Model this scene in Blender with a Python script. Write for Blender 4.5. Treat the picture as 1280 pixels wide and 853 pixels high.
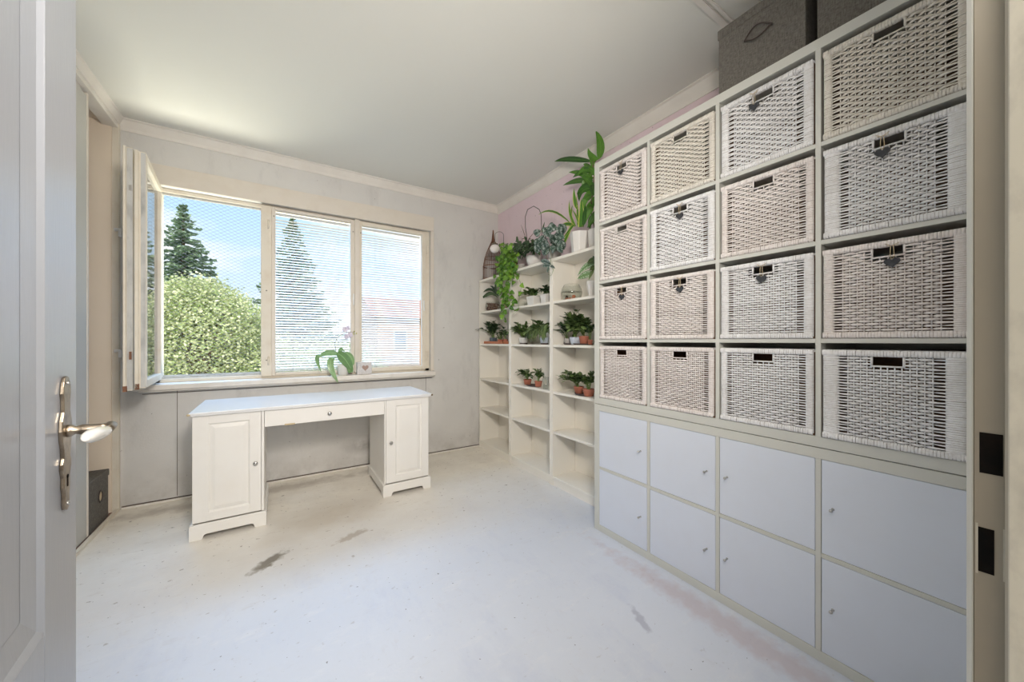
import bpy, bmesh, math, random
from mathutils import Vector, Matrix, Euler

for o in list(bpy.data.objects): bpy.data.objects.remove(o)
C = bpy.context.scene
COL = C.collection
PI = math.pi
random.seed(7)

# ------------------------------------------------------------------ camera
YAW = 0.56855; FPX = 448.99; CXP = 635.63; CYP = 426.37; EYE = 1.1457
cd = bpy.data.cameras.new('camera'); cam = bpy.data.objects.new('camera', cd); COL.objects.link(cam)
cam.location = (0, 0, EYE); cam.rotation_euler = (PI/2, 0, -YAW)
cd.sensor_width = 36; cd.lens = FPX/1280*36; cd.shift_x = (640-CXP)/1280; cd.shift_y = (CYP-426.5)/1280
cd.clip_start = 0.01; cd.clip_end = 300
C.camera = cam

# ------------------------------------------------------------------ sky, sun, lights, exposure
w = bpy.data.worlds.new('sky'); C.world = w; w.use_nodes = True
nt = w.node_tree; nt.nodes.clear()
N = nt.nodes.new; L = nt.links.new
out = N('ShaderNodeOutputWorld'); bg = N('ShaderNodeBackground'); L(bg.outputs[0], out.inputs[0])
tc = N('ShaderNodeTexCoord'); sep = N('ShaderNodeSeparateXYZ'); L(tc.outputs['Generated'], sep.inputs[0])
rmp = N('ShaderNodeValToRGB'); L(sep.outputs[2], rmp.inputs[0])
rmp.color_ramp.elements[0].position = 0.0; rmp.color_ramp.elements[0].color = (0.55, 0.56, 0.50, 1)
rmp.color_ramp.elements[1].position = 0.75; rmp.color_ramp.elements[1].color = (0.22, 0.45, 0.86, 1)
e = rmp.color_ramp.elements.new(0.02); e.color = (0.72, 0.84, 0.95, 1)
e = rmp.color_ramp.elements.new(0.30); e.color = (0.48, 0.72, 0.95, 1)
mp = N('ShaderNodeMapping'); L(tc.outputs['Generated'], mp.inputs[0]); mp.inputs['Scale'].default_value = (1, 1, 2.6); mp.inputs['Location'].default_value = (0.32, 0.1, 0.05)
nz = N('ShaderNodeTexNoise'); L(mp.outputs[0], nz.inputs[0]); nz.inputs['Scale'].default_value = 2.6; nz.inputs['Detail'].default_value = 7
r2 = N('ShaderNodeValToRGB'); L(nz.outputs[0], r2.inputs[0])
r2.color_ramp.elements[0].position = 0.42; r2.color_ramp.elements[1].position = 0.60
mx = N('ShaderNodeMixRGB'); L(r2.outputs[0], mx.inputs[0]); L(rmp.outputs[0], mx.inputs[1]); mx.inputs[2].default_value = (1.0, 1.0, 1.0, 1)
L(mx.outputs[0], bg.inputs[0]); bg.inputs[1].default_value = 1.25

def lamp(name, kind, loc, rot, energy, color, **kw):
    d = bpy.data.lights.new(name, kind); d.energy = energy; d.color = color
    for k, v in kw.items(): setattr(d, k, v)
    o = bpy.data.objects.new(name, d); COL.objects.link(o); o.location = loc; o.rotation_euler = rot
    return o
SUN = lamp('sun', 'SUN', (0, 0, 30), (math.radians(46), 0, math.radians(-28)), 4.2, (1.0, 0.95, 0.85), angle=0.01)
SKYFILL = lamp('sky_fill', 'AREA', (0.3, 5.1, 4.4), (math.radians(-52), 0, 0), 390, (0.34, 0.60, 1.0), shape='RECTANGLE', size=4.2, size_y=2.2)  # added area lamp above the window view, boosts the sky light indoors
GARDFILL = lamp('garden_fill', 'AREA', (0.3, 4.7, -0.5), (math.radians(-145), 0, 0), 260, (1.0, 0.97, 0.82), shape='RECTANGLE', size=3.4, size_y=1.4)  # added unseen lamp below the sill, throws garden-coloured light up at the ceiling
ROOMFILL = lamp('room_fill', 'AREA', (0.24, 0.0, 1.86), (math.radians(76), 0, math.radians(-15)), 25, (1.0, 0.93, 0.85), shape='DISK', size=0.36, spread=2.35)  # added fill in the doorway, out of view, aimed at the far corner

CEILFILL = lamp('ceiling_fill', 'AREA', (0.0, 0.55, 2.62), (0, 0, 0), 6, (1.0, 0.95, 0.9), shape='DISK', size=1.1)  # unseen fill added under the ceiling to lift the near baskets
HALLFILL = lamp('hall_fill', 'AREA', (0.30, -1.5, 1.75), (math.radians(86), 0, math.radians(-6)), 44, (1.0, 0.96, 0.90), shape='DISK', size=1.2)  # added fill behind the camera, shining in through the doorway
vs = C.view_settings
vs.view_transform = 'Standard'; vs.look = 'None'; vs.gamma = 1; vs.use_curve_mapping = False; vs.exposure = 0.0

# ------------------------------------------------------------------ helpers
def px(x, y, X=None, Y=None, Z=None):
    """point of the room seen at photo pixel x, y on a given plane"""
    c, s = math.cos(YAW), math.sin(YAW)
    u = (x-CXP)/FPX; v = -(y-CYP)/FPX
    dx = u*c+s; dy = -u*s+c
    t = Y/dy if Y is not None else X/dx if X is not None else (Z-EYE)/v
    return Vector((dx*t, dy*t, EYE+v*t))

W = {}
class MB:
    def __init__(s): s.v = []; s.f = []; s.uv = {}; s.sm = set()
    def add(s, vs_, fs, smooth=False):
        b = len(s.v); s.v += [tuple(p) for p in vs_]
        for f in fs:
            if smooth: s.sm.add(len(s.f))
            s.f.append(tuple(i+b for i in f))
        return s
    def box(s, x0, y0, z0, x1, y1, z1):
        if x0 > x1: x0, x1 = x1, x0
        if y0 > y1: y0, y1 = y1, y0
        if z0 > z1: z0, z1 = z1, z0
        v = [(x, y, z) for z in (z0, z1) for y in (y0, y1) for x in (x0, x1)]
        return s.add(v, [(0, 2, 3, 1), (4, 5, 7, 6), (0, 1, 5, 4), (2, 6, 7, 3), (0, 4, 6, 2), (1, 3, 7, 5)])
    def tube(s, pts, r, n=6, cap=True, flat=1.0):
        pts = [Vector(p) for p in pts]; m = len(pts)
        rs = r if isinstance(r, (list, tuple)) else [r]*m
        t0 = (pts[1]-pts[0]).normalized()
        a = t0.orthogonal().normalized(); vs_ = []
        for i, p in enumerate(pts):
            t = (pts[min(i+1, m-1)]-pts[max(i-1, 0)]).normalized()
            a = (a-t*a.dot(t)); a = a.normalized() if a.length > 1e-6 else t.orthogonal().normalized()
            b = t.cross(a)
            for k in range(n):
                q = 2*PI*k/n
                vs_.append(p+(a*math.cos(q)+b*math.sin(q)*flat)*rs[i])
        fs = [(i*n+k, i*n+(k+1) % n, (i+1)*n+(k+1) % n, (i+1)*n+k) for i in range(m-1) for k in range(n)]
        s.add(vs_, fs, True)
        if cap:
            b = len(s.v)-len(vs_)
            s.f.append(tuple(b+k for k in reversed(range(n)))); s.f.append(tuple(b+(m-1)*n+k for k in range(n)))
        return s
    def lathe(s, c, prof, n=24, sx=1, sy=1, smooth=True):
        vs_ = [(c[0]+r*sx*math.cos(2*PI*k/n), c[1]+r*sy*math.sin(2*PI*k/n), c[2]+z) for r, z in prof for k in range(n)]
        fs = [(i*n+k, i*n+(k+1) % n, (i+1)*n+(k+1) % n, (i+1)*n+k) for i in range(len(prof)-1) for k in range(n)]
        return s.add(vs_, fs, smooth)
    def ball(s, c, r, n=12, m=8, sz=1.0):
        prof = [(max(1e-5, r*math.sin(PI*i/m)), -r*sz*math.cos(PI*i/m)) for i in range(m+1)]
        return s.lathe(c, prof, n)
    def prism(s, poly, o, u, v, w_):
        """extrude polygon (2D in u,v from o) along w_"""
        o, u, v, w_ = Vector(o), Vector(u), Vector(v), Vector(w_)
        n = len(poly)
        a = [o+u*p[0]+v*p[1] for p in poly]; b = [p+w_ for p in a]
        return s.add(a+b, [tuple(reversed(range(n))), tuple(range(n, 2*n))]+[(i, (i+1) % n, n+(i+1) % n, n+i) for i in range(n)])
    def mesh(s, name, mat, org=(0, 0, 0)):
        me = bpy.data.meshes.new(name)
        me.from_pydata([(a-org[0], b-org[1], c-org[2]) for a, b, c in s.v], [], s.f)
        if s.sm:
            for i in s.sm: me.polygons[i].use_smooth = True
        if s.uv:
            lay = me.uv_layers.new(name='uv')
            for p in me.polygons:
                for li in p.loop_indices:
                    lay.data[li].uv = s.uv.get(me.loops[li].vertex_index, (0.5, 0.5))
        me.materials.append(mat); me.update()
        return me
    def build(s, name, mat, parent=None, bevel=0, org=None, stuff=False, label=None, seg=1):
        if org is None:
            if parent is not None: org = W.get(parent.name, (0, 0, 0))
            else:
                xs = [p[0] for p in s.v]; ys = [p[1] for p in s.v]; zs = [p[2] for p in s.v]
                org = ((min(xs)+max(xs))/2, (min(ys)+max(ys))/2, min(zs))
        me = s.mesh(name, mat, org)
        o = bpy.data.objects.new(name, me); COL.objects.link(o)
        if parent is not None: o.parent = parent
        else: o.location = org
        W[o.name] = tuple(org)
        if bevel:
            b = o.modifiers.new('bevel', 'BEVEL'); b.width = bevel; b.segments = seg; b.limit_method = 'ANGLE'
        if stuff: o['kind'] = 'stuff'
        if label: o['label'] = label
        return o

def put(name, me, parent, mw, label=None):
    """link one more object on shared mesh data; mw = local matrix"""
    o = bpy.data.objects.new(name, me); COL.objects.link(o); o.parent = parent
    o.matrix_local = mw
    if label: o['label'] = label
    return o
def thing(name, label, cat, loc, group=None, rz=0):
    o = bpy.data.objects.new(name, None); COL.objects.link(o); o.empty_display_size = 0.05
    o.location = loc; o.rotation_euler = (0, 0, rz); o['label'] = label; o['category'] = cat
    if group: o['group'] = group
    W[o.name] = tuple(loc)
    return o
def tag(o, label, cat, group=None):
    o['label'] = label; o['category'] = cat
    if group: o['group'] = group
    return o
def struct(o, label=None, cat='structure'):
    o['kind'] = 'structure'
    o['category'] = cat
    if label: o['label'] = label
    return o

# ------------------------------------------------------------------ materials
def newmat(name):
    m = bpy.data.materials.new(name); m.use_nodes = True
    t = m.node_tree; b = t.nodes['Principled BSDF']
    return m, t, b
def nnode(t, kind, **kw):
    n = t.nodes.new(kind)
    for k, v in kw.items(): n.inputs[k].default_value = v
    return n
def coords(t, scale=(1, 1, 1)):
    tc = t.nodes.new('ShaderNodeNewGeometry'); mp = t.nodes.new('ShaderNodeMapping')
    t.links.new(tc.outputs['Position'], mp.inputs[0]); mp.inputs['Scale'].default_value = scale
    return mp.outputs[0]
def noise(t, vec, scale, detail=4, rough=0.5, lo=0.35, hi=0.65):
    n = nnode(t, 'ShaderNodeTexNoise', Scale=scale, Detail=detail, Roughness=rough)
    if vec is not None: t.links.new(vec, n.inputs['Vector'])
    r = t.nodes.new('ShaderNodeMapRange'); r.inputs['From Min'].default_value = lo; r.inputs['From Max'].default_value = hi
    t.links.new(n.outputs[0], r.inputs[0]); return r.outputs[0]
def mix(t, fac, a, b, mode='MIX'):
    n = t.nodes.new('ShaderNodeMixRGB'); n.blend_type = mode
    for i, v in ((0, fac), (1, a), (2, b)):
        if hasattr(v, 'is_output'): t.links.new(v, n.inputs[i])
        elif i == 0: n.inputs[0].default_value = v
        else: n.inputs[i].default_value = (*v, 1)
    return n.outputs[0]
def mul(t, a, b):
    n = t.nodes.new('ShaderNodeMath'); n.operation = 'MULTIPLY'
    for i, v in ((0, a), (1, b)):
        if hasattr(v, 'is_output'): t.links.new(v, n.inputs[i])
        else: n.inputs[i].default_value = v
    return n.outputs[0]
def bump(t, b, h, strength=0.2, dist=0.002):
    n = nnode(t, 'ShaderNodeBump', Strength=strength, Distance=dist)
    t.links.new(h, n.inputs['Height']); t.links.new(n.outputs[0], b.inputs['Normal'])
def paint(name, col, rough=0.5, dirt=(0.45, 0.38, 0.28), amt=0.12, scale=3.0, grain=None, bstr=0.08, metal=0, bscale=120):
    m, t, b = newmat(name)
    v = coords(t, grain or (1, 1, 1))
    f = noise(t, v, scale, 6, 0.6, 0.45, 0.85)
    c = mix(t, mul(t, f, amt), col, dirt)
    t.links.new(c, b.inputs['Base Color']); b.inputs['Roughness'].default_value = rough; b.inputs['Metallic'].default_value = metal
    if bstr: bump(t, b, noise(t, v, bscale, 3, 0.5, 0.2, 0.8), bstr, 0.001)
    return m
def leafmat(name, c1, c2, edge=None, edge_at=0.36, silver=None, rough=0.34):
    m, t, b = newmat(name)
    g = t.nodes.new('ShaderNodeNewGeometry')
    oi = t.nodes.new('ShaderNodeObjectInfo'); ad = t.nodes.new('ShaderNodeMath'); ad.operation = 'ADD'
    t.links.new(g.outputs['Random Per Island'], ad.inputs[0]); t.links.new(oi.outputs['Random'], ad.inputs[1])
    fr_ = t.nodes.new('ShaderNodeMath'); fr_.operation = 'FRACT'; t.links.new(ad.outputs[0], fr_.inputs[0])
    c = mix(t, fr_.outputs[0], c1, c2)
    v = coords(t)
    c = mix(t, mul(t, noise(t, v, 60, 3), 0.25), c, tuple(x*0.55 for x in c1))
    uvn = t.nodes.new('ShaderNodeUVMap'); s = t.nodes.new('ShaderNodeSeparateXYZ'); t.links.new(uvn.outputs[0], s.inputs[0])
    d = t.nodes.new('ShaderNodeMath'); d.operation = 'SUBTRACT'; t.links.new(s.outputs[0], d.inputs[0]); d.inputs[1].default_value = 0.5
    ab = t.nodes.new('ShaderNodeMath'); ab.operation = 'ABSOLUTE'; t.links.new(d.outputs[0], ab.inputs[0])
    if edge:
        gt = t.nodes.new('ShaderNodeMath'); gt.operation = 'GREATER_THAN'; t.links.new(ab.outputs[0], gt.inputs[0]); gt.inputs[1].default_value = edge_at
        c = mix(t, gt.outputs[0], c, edge)
    if silver:
        f = noise(t, v, 150, 2, 0.5, 0.42, 0.55)
        mr = t.nodes.new('ShaderNodeMapRange'); t.links.new(ab.outputs[0], mr.inputs[0])
        mr.inputs['From Min'].default_value = 0.06; mr.inputs['From Max'].default_value = 0.3
        mr2 = t.nodes.new('ShaderNodeMapRange'); t.links.new(ab.outputs[0], mr2.inputs[0])
        mr2.inputs['From Min'].default_value = 0.48; mr2.inputs['From Max'].default_value = 0.38
        c = mix(t, mul(t, f, mul(t, mr.outputs[0], mr2.outputs[0])), c, silver)
    lt = t.nodes.new('ShaderNodeMath'); lt.operation = 'LESS_THAN'; t.links.new(ab.outputs[0], lt.inputs[0]); lt.inputs[1].default_value = 0.035
    c = mix(t, mul(t, lt.outputs[0], 0.35), c, tuple(min(1, x*1.8) for x in c2))
    t.links.new(c, b.inputs['Base Color']); b.inputs['Roughness'].default_value = rough
    tr = t.nodes.new('ShaderNodeBsdfTranslucent'); t.links.new(c, tr.inputs[0])
    ms = t.nodes.new('ShaderNodeMixShader'); ms.inputs[0].default_value = 0.18
    t.links.new(b.outputs[0], ms.inputs[1]); t.links.new(tr.outputs[0], ms.inputs[2])
    t.links.new(ms.outputs[0], t.nodes['Material Output'].inputs[0])
    return m

M = {}
M['ceiling'] = paint('ceiling_paint', (0.80, 0.795, 0.74), 0.9, (0.62, 0.60, 0.52), 0.10, 1.2, bstr=0.10, bscale=60)
M['cornice'] = paint('cornice_paint', (0.84, 0.80, 0.74), 0.7, (0.5, 0.42, 0.36), 0.25, 6)
M['wallrest'] = paint('wall_warm_paint', (0.66, 0.64, 0.58), 0.85, (0.55, 0.5, 0.42), 0.15, 2)
M['furn'] = paint('white_furniture', (0.80, 0.785, 0.74), 0.42, (0.62, 0.55, 0.44), 0.12, 5, bstr=0.03)
M['cube'] = paint('cube_shelf_white', (0.64, 0.645, 0.60), 0.40, (0.60, 0.56, 0.46), 0.10, 5, bstr=0.02)
M['cubedoor'] = paint('cube_door_white', (0.72, 0.77, 0.87), 0.38, (0.62, 0.60, 0.60), 0.12, 9, bstr=0.02)  # blue tint is sky light put into the door colour
M['shelfw'] = paint('bookcase_white', (0.90, 0.865, 0.79), 0.45, (0.74, 0.65, 0.50), 0.14, 4, bstr=0.02)
M['desk'] = paint('desk_white', (0.87, 0.85, 0.81), 0.42, (0.62, 0.52, 0.40), 0.12, 6, bstr=0.03)
M['desktop'] = paint('desk_top_white', (0.88, 0.88, 0.88), 0.25, (0.70, 0.66, 0.62), 0.10, 6, bstr=0.02)
M['win'] = paint('window_cream_paint', (0.80, 0.74, 0.63), 0.55, (0.55, 0.40, 0.26), 0.35, 9, bstr=0.15)
M['winwhite'] = paint('window_white_paint', (0.76, 0.70, 0.62), 0.5, (0.55, 0.45, 0.34), 0.25, 9, bstr=0.12)
M['weather'] = paint('weathered_grey_paint', (0.60, 0.60, 0.58), 0.8, (0.22, 0.22, 0.22), 0.8, 22, (1, 1, 0.35), bstr=0.4, bscale=60)
M['sill'] = paint('sill_paint', (0.84, 0.80, 0.74), 0.45, (0.42, 0.35, 0.28), 0.35, 10, bstr=0.1)
M['rust'] = paint('rusty_metal', (0.24, 0.11, 0.06), 0.8, (0.08, 0.05, 0.04), 0.8, 60, bstr=0.3)
M['black'] = paint('black_hole', (0.012, 0.012, 0.012), 0.8, (0.05, 0.03, 0.02), 0.5, 40)
M['black'].node_tree.nodes['Principled BSDF'].inputs['Specular IOR Level'].default_value = 0
M['gap'] = paint('dark_joint', (0.10, 0.075, 0.06), 0.9, (0.3, 0.25, 0.2), 0.5, 20)
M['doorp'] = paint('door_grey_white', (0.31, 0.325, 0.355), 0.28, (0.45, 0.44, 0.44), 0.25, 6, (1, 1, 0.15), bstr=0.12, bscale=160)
M['jamb'] = paint('jamb_beige', (0.42, 0.385, 0.31), 0.5, (0.33, 0.30, 0.25), 0.5, 12, bstr=0.05)
M['jambw'] = paint('jamb_cream', (0.66, 0.64, 0.55), 0.45, (0.30, 0.29, 0.27), 0.5, 70, (1, 1, 0.5), bstr=0.1)
M['slider'] = paint('sliding_panel_grey', (0.60, 0.59, 0.55), 0.6, (0.5, 0.47, 0.42), 0.2, 3)
M['niche'] = paint('niche_beige', (0.90, 0.78, 0.64), 0.8, (0.76, 0.62, 0.48), 0.2, 3)
M['brass'] = paint('aged_brass', (0.36, 0.30, 0.23), 0.30, (0.07, 0.055, 0.045), 0.9, 60, metal=1, bstr=0.1)
M['chrome'] = paint('dull_metal', (0.55, 0.54, 0.52), 0.28, (0.25, 0.24, 0.22), 0.3, 90, metal=1, bstr=0)
M['porcelain'] = paint('porcelain', (0.72, 0.70, 0.66), 0.12, (0.55, 0.5, 0.45), 0.1, 20, bstr=0)
M['boxgrey'] = None
M['slat'] = paint('blind_slat_white', (0.84, 0.84, 0.84), 0.4, (0.6, 0.6, 0.6), 0.05, 5, bstr=0)
M['cord'] = paint('blind_cord', (0.78, 0.78, 0.76), 0.8, (0.5, 0.5, 0.5), 0.1, 5, bstr=0)
M['net'] = paint('grey_net', (0.16, 0.18, 0.21), 0.7, (0.1, 0.1, 0.1), 0.1, 5, bstr=0)
M['potw'] = paint('white_ceramic', (0.80, 0.78, 0.75), 0.22, (0.6, 0.56, 0.5), 0.1, 12, bstr=0)
M['potblue'] = paint('pale_blue_ceramic', (0.60, 0.66, 0.76), 0.3, (0.5, 0.5, 0.55), 0.1, 12, bstr=0)
M['potgrey'] = paint('grey_ceramic', (0.55, 0.52, 0.49), 0.4, (0.35, 0.33, 0.3), 0.3, 25, bstr=0.05)
M['potdark'] = paint('blue_grey_pot', (0.14, 0.18, 0.22), 0.4, (0.08, 0.1, 0.12), 0.3, 25, bstr=0.05)
M['terra'] = paint('terracotta', (0.46, 0.16, 0.10), 0.7, (0.3, 0.12, 0.08), 0.4, 40, bstr=0.1)
M['orange'] = paint('orange_plastic', (0.56, 0.20, 0.10), 0.45, (0.4, 0.15, 0.1), 0.3, 30, bstr=0)
M['saucer'] = paint('dark_saucer', (0.075, 0.05, 0.045), 0.45, (0.15, 0.1, 0.08), 0.3, 30, bstr=0)
M['pink'] = paint('pink_pot', (0.75, 0.42, 0.45), 0.3, (0.6, 0.35, 0.35), 0.2, 20, bstr=0)
M['soil'] = paint('soil', (0.05, 0.035, 0.025), 1, (0.12, 0.09, 0.06), 0.8, 120, bstr=0.8)
M['bark'] = paint('bark_bits', (0.20, 0.10, 0.07), 0.9, (0.6, 0.45, 0.38), 0.9, 90, bstr=0.6)
M['stem'] = paint('brown_stem', (0.16, 0.11, 0.06), 0.7, (0.3, 0.22, 0.12), 0.5, 60, bstr=0.3)
M['gstem'] = paint('green_stem', (0.16, 0.26, 0.06), 0.5, (0.3, 0.3, 0.1), 0.4, 60, bstr=0)
M['wire'] = paint('dark_wire', (0.06, 0.045, 0.04), 0.5, (0.15, 0.1, 0.08), 0.4, 60, bstr=0)
M['cage'] = paint('brown_cane', (0.22, 0.10, 0.055), 0.6, (0.08, 0.04, 0.03), 0.5, 60, bstr=0.2)
M['slate'] = paint('slate_heart', (0.035, 0.038, 0.045), 0.7, (0.10, 0.10, 0.11), 0.4, 90, bstr=0.3)
M['raffia'] = paint('raffia', (0.62, 0.50, 0.32), 0.8, (0.4, 0.3, 0.2), 0.4, 90, bstr=0)
M['whitehook'] = paint('white_plastic', (0.85, 0.85, 0.84), 0.3, (0.7, 0.7, 0.7), 0.1, 9, bstr=0)
M['opal'] = paint('opal_glass_shade', (0.86, 0.80, 0.77), 0.15, (0.8, 0.7, 0.68), 0.1, 9, bstr=0)
M['petal'] = paint('lilac_petal', (0.78, 0.72, 0.84), 0.5, (0.6, 0.4, 0.65), 0.4, 60, bstr=0)
M['bud'] = paint('green_bud', (0.52, 0.52, 0.16), 0.5, (0.5, 0.3, 0.2), 0.4, 60, bstr=0)
M['stone'] = paint('speckled_stone', (0.72, 0.70, 0.70), 0.7, (0.35, 0.32, 0.32), 0.7, 110, bstr=0.4)
M['hearttile'] = paint('brown_heart', (0.42, 0.30, 0.25), 0.7, (0.3, 0.2, 0.16), 0.4, 90, bstr=0.2)
# leaves
M['lf_dracaena'] = leafmat('dracaena_leaf', (0.018, 0.085, 0.010), (0.13, 0.32, 0.035))
M['lf_lime'] = leafmat('lime_edged_leaf', (0.045, 0.17, 0.02), (0.10, 0.27, 0.03), (0.55, 0.60, 0.12), 0.34)
M['lf_pothos'] = leafmat('pothos_leaf', (0.05, 0.17, 0.015), (0.30, 0.54, 0.07))
M['lf_silver'] = leafmat('silver_pothos_leaf', (0.018, 0.055, 0.035), (0.05, 0.11, 0.075), silver=(0.42, 0.50, 0.46))
M['lf_dark'] = leafmat('dark_green_leaf', (0.016, 0.045, 0.020), (0.10, 0.17, 0.075))
M['lf_mid'] = leafmat('mid_green_leaf', (0.035, 0.085, 0.022), (0.22, 0.31, 0.11))
M['lf_olive'] = leafmat('olive_green_leaf', (0.08, 0.14, 0.035), (0.20, 0.26, 0.10))
M['lf_orchid'] = leafmat('orchid_leaf', (0.17, 0.32, 0.12), (0.33, 0.50, 0.24), rough=0.3)
M['lf_pale'] = leafmat('pale_variegated_leaf', (0.10, 0.22, 0.07), (0.16, 0.30, 0.10), silver=(0.62, 0.75, 0.55))
M['lf_red'] = leafmat('reddish_leaf', (0.10, 0.07, 0.03), (0.20, 0.08, 0.05))
M['lf_spruce'] = leafmat('spruce_needles', (0.20, 0.33, 0.20), (0.50, 0.62, 0.40))
M['lf_tree'] = leafmat('tree_leaves', (0.34, 0.46, 0.14), (0.95, 0.94, 0.62))
M['dry'] = leafmat('dry_leaf', (0.16, 0.11, 0.07), (0.22, 0.16, 0.1))

def glassmat(name, tint=(1, 1, 1), ior=1.5):
    m, t, b = newmat(name); t.nodes.remove(b)
    tr = nnode(t, 'ShaderNodeBsdfTransparent'); tr.inputs[0].default_value = (*tint, 1)
    gl = nnode(t, 'ShaderNodeBsdfGlossy', Roughness=0.0)
    # Schlick: f0 + (1-f0)*facing^5, same on both sides of thin glass
    lw = t.nodes.new('ShaderNodeLayerWeight'); pw = t.nodes.new('ShaderNodeMath'); pw.operation = 'POWER'
    t.links.new(lw.outputs['Facing'], pw.inputs[0]); pw.inputs[1].default_value = 5
    lw.inputs[0].default_value = 0.5
    f0 = ((ior-1)/(ior+1))**2
    ma = t.nodes.new('ShaderNodeMath'); ma.operation = 'MULTIPLY_ADD'; t.links.new(pw.outputs[0], ma.inputs[0]); ma.inputs[1].default_value = 1-f0; ma.inputs[2].default_value = f0
    ms = t.nodes.new('ShaderNodeMixShader'); t.links.new(ma.outputs[0], ms.inputs[0])
    t.links.new(tr.outputs[0], ms.inputs[1]); t.links.new(gl.outputs[0], ms.inputs[2])
    t.links.new(ms.outputs[0], t.nodes['Material Output'].inputs[0]); return m
M['pane'] = glassmat('window_glass', (0.96, 0.97, 0.98), 1.0001)
M['pane2'] = glassmat('casement_glass', (0.94, 0.95, 0.97), 1.6)
M['glass'] = glassmat('clear_glass', (0.95, 0.96, 0.95), 1.4)

def wicker(name, col, dirt, amt):
    m, t, b = newmat(name)
    v = coords(t)
    f = noise(t, v, 90, 4, 0.6, 0.42, 0.75)
    f2 = noise(t, v, 7, 3, 0.6, 0.35, 0.75)
    c = mix(t, mul(t, f, amt), col, dirt)
    c = mix(t, mul(t, f2, 0.22), c, tuple(x*0.8 for x in dirt))
    t.links.new(c, b.inputs['Base Color']); b.inputs['Roughness'].default_value = 0.5
    bump(t, b, noise(t, v, 400, 2), 0.15, 0.0006)
    return m
M['wk_cool'] = wicker('wicker_white_cool', (0.91, 0.915, 0.93), (0.45, 0.38, 0.32), 0.22)
M['wk_pink'] = wicker('wicker_white_pinkish', (0.90, 0.855, 0.835), (0.50, 0.36, 0.28), 0.25)
M['wk_cream'] = wicker('wicker_cream', (0.85, 0.82, 0.75), (0.50, 0.38, 0.28), 0.28)
M['wk_raw'] = wicker('wicker_bare_brown', (0.20, 0.10, 0.05), (0.10, 0.05, 0.03), 0.5)

def fabric():
    m, t, b = newmat('grey_linen')
    v1 = coords(t, (300, 40, 300)); v2 = coords(t, (60, 300, 40)); 
    a = noise(t, coords(t, (1, 0.25, 1.0)), 260, 3, 0.6, 0.3, 0.7); c2 = noise(t, coords(t, (0.4, 1, 0.2)), 260, 3, 0.6, 0.3, 0.7)
    n = t.nodes.new('ShaderNodeMath'); n.operation = 'ADD'; t.links.new(a, n.inputs[0]); t.links.new(c2, n.inputs[1])
    h = mul(t, n.outputs[0], 0.5)
    c = mix(t, h, (0.075, 0.068, 0.060), (0.23, 0.215, 0.19))
    t.links.new(c, b.inputs['Base Color']); b.inputs['Roughness'].default_value = 0.95
    bump(t, b, h, 0.35, 0.001); return m
M['boxgrey'] = fabric()

def wallmat(name, base, dark, amt, low_stain=False):
    m, t, b = newmat(name)
    v = coords(t)
    c = mix(t, mul(t, noise(t, v, 1.6, 6, 0.6, 0.35, 0.75), amt), base, dark)
    c = mix(t, mul(t, noise(t, coords(t, (1, 1, 0.35)), 6, 8, 0.7, 0.55, 0.8), amt*0.9), c, tuple(x*0.72 for x in dark))
    spk = noise(t, v, 34, 2, 0.5, 0.73, 0.76)
    c = mix(t, mul(t, spk, 0.6), c, (0.16, 0.13, 0.11))
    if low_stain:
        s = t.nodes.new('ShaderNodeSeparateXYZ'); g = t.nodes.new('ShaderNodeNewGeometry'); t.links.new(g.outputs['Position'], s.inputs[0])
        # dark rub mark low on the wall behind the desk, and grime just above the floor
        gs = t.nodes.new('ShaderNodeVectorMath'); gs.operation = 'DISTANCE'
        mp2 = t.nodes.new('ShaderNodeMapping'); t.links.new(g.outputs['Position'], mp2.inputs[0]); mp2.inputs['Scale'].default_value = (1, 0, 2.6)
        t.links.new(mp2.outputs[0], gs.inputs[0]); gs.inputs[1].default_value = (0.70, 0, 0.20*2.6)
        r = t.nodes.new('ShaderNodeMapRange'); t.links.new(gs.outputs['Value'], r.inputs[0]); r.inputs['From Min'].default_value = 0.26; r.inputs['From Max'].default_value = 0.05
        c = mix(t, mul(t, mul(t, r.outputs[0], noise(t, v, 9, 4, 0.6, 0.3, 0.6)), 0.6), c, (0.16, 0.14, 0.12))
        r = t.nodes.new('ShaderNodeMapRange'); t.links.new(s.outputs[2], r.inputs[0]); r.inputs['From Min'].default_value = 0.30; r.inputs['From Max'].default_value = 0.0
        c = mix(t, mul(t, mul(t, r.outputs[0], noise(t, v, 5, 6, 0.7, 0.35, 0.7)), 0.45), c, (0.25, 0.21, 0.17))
    t.links.new(c, b.inputs['Base Color']); b.inputs['Roughness'].default_value = 0.85
    bump(t, b, noise(t, v, 90, 4), 0.12, 0.002); return m
M['wallback'] = wallmat('wall_grey_beige', (0.73, 0.715, 0.69), (0.56, 0.54, 0.52), 0.5, True)
M['wallpink'] = wallmat('wall_lilac', (0.86, 0.70, 0.745), (0.70, 0.56, 0.61), 0.45)

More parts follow.
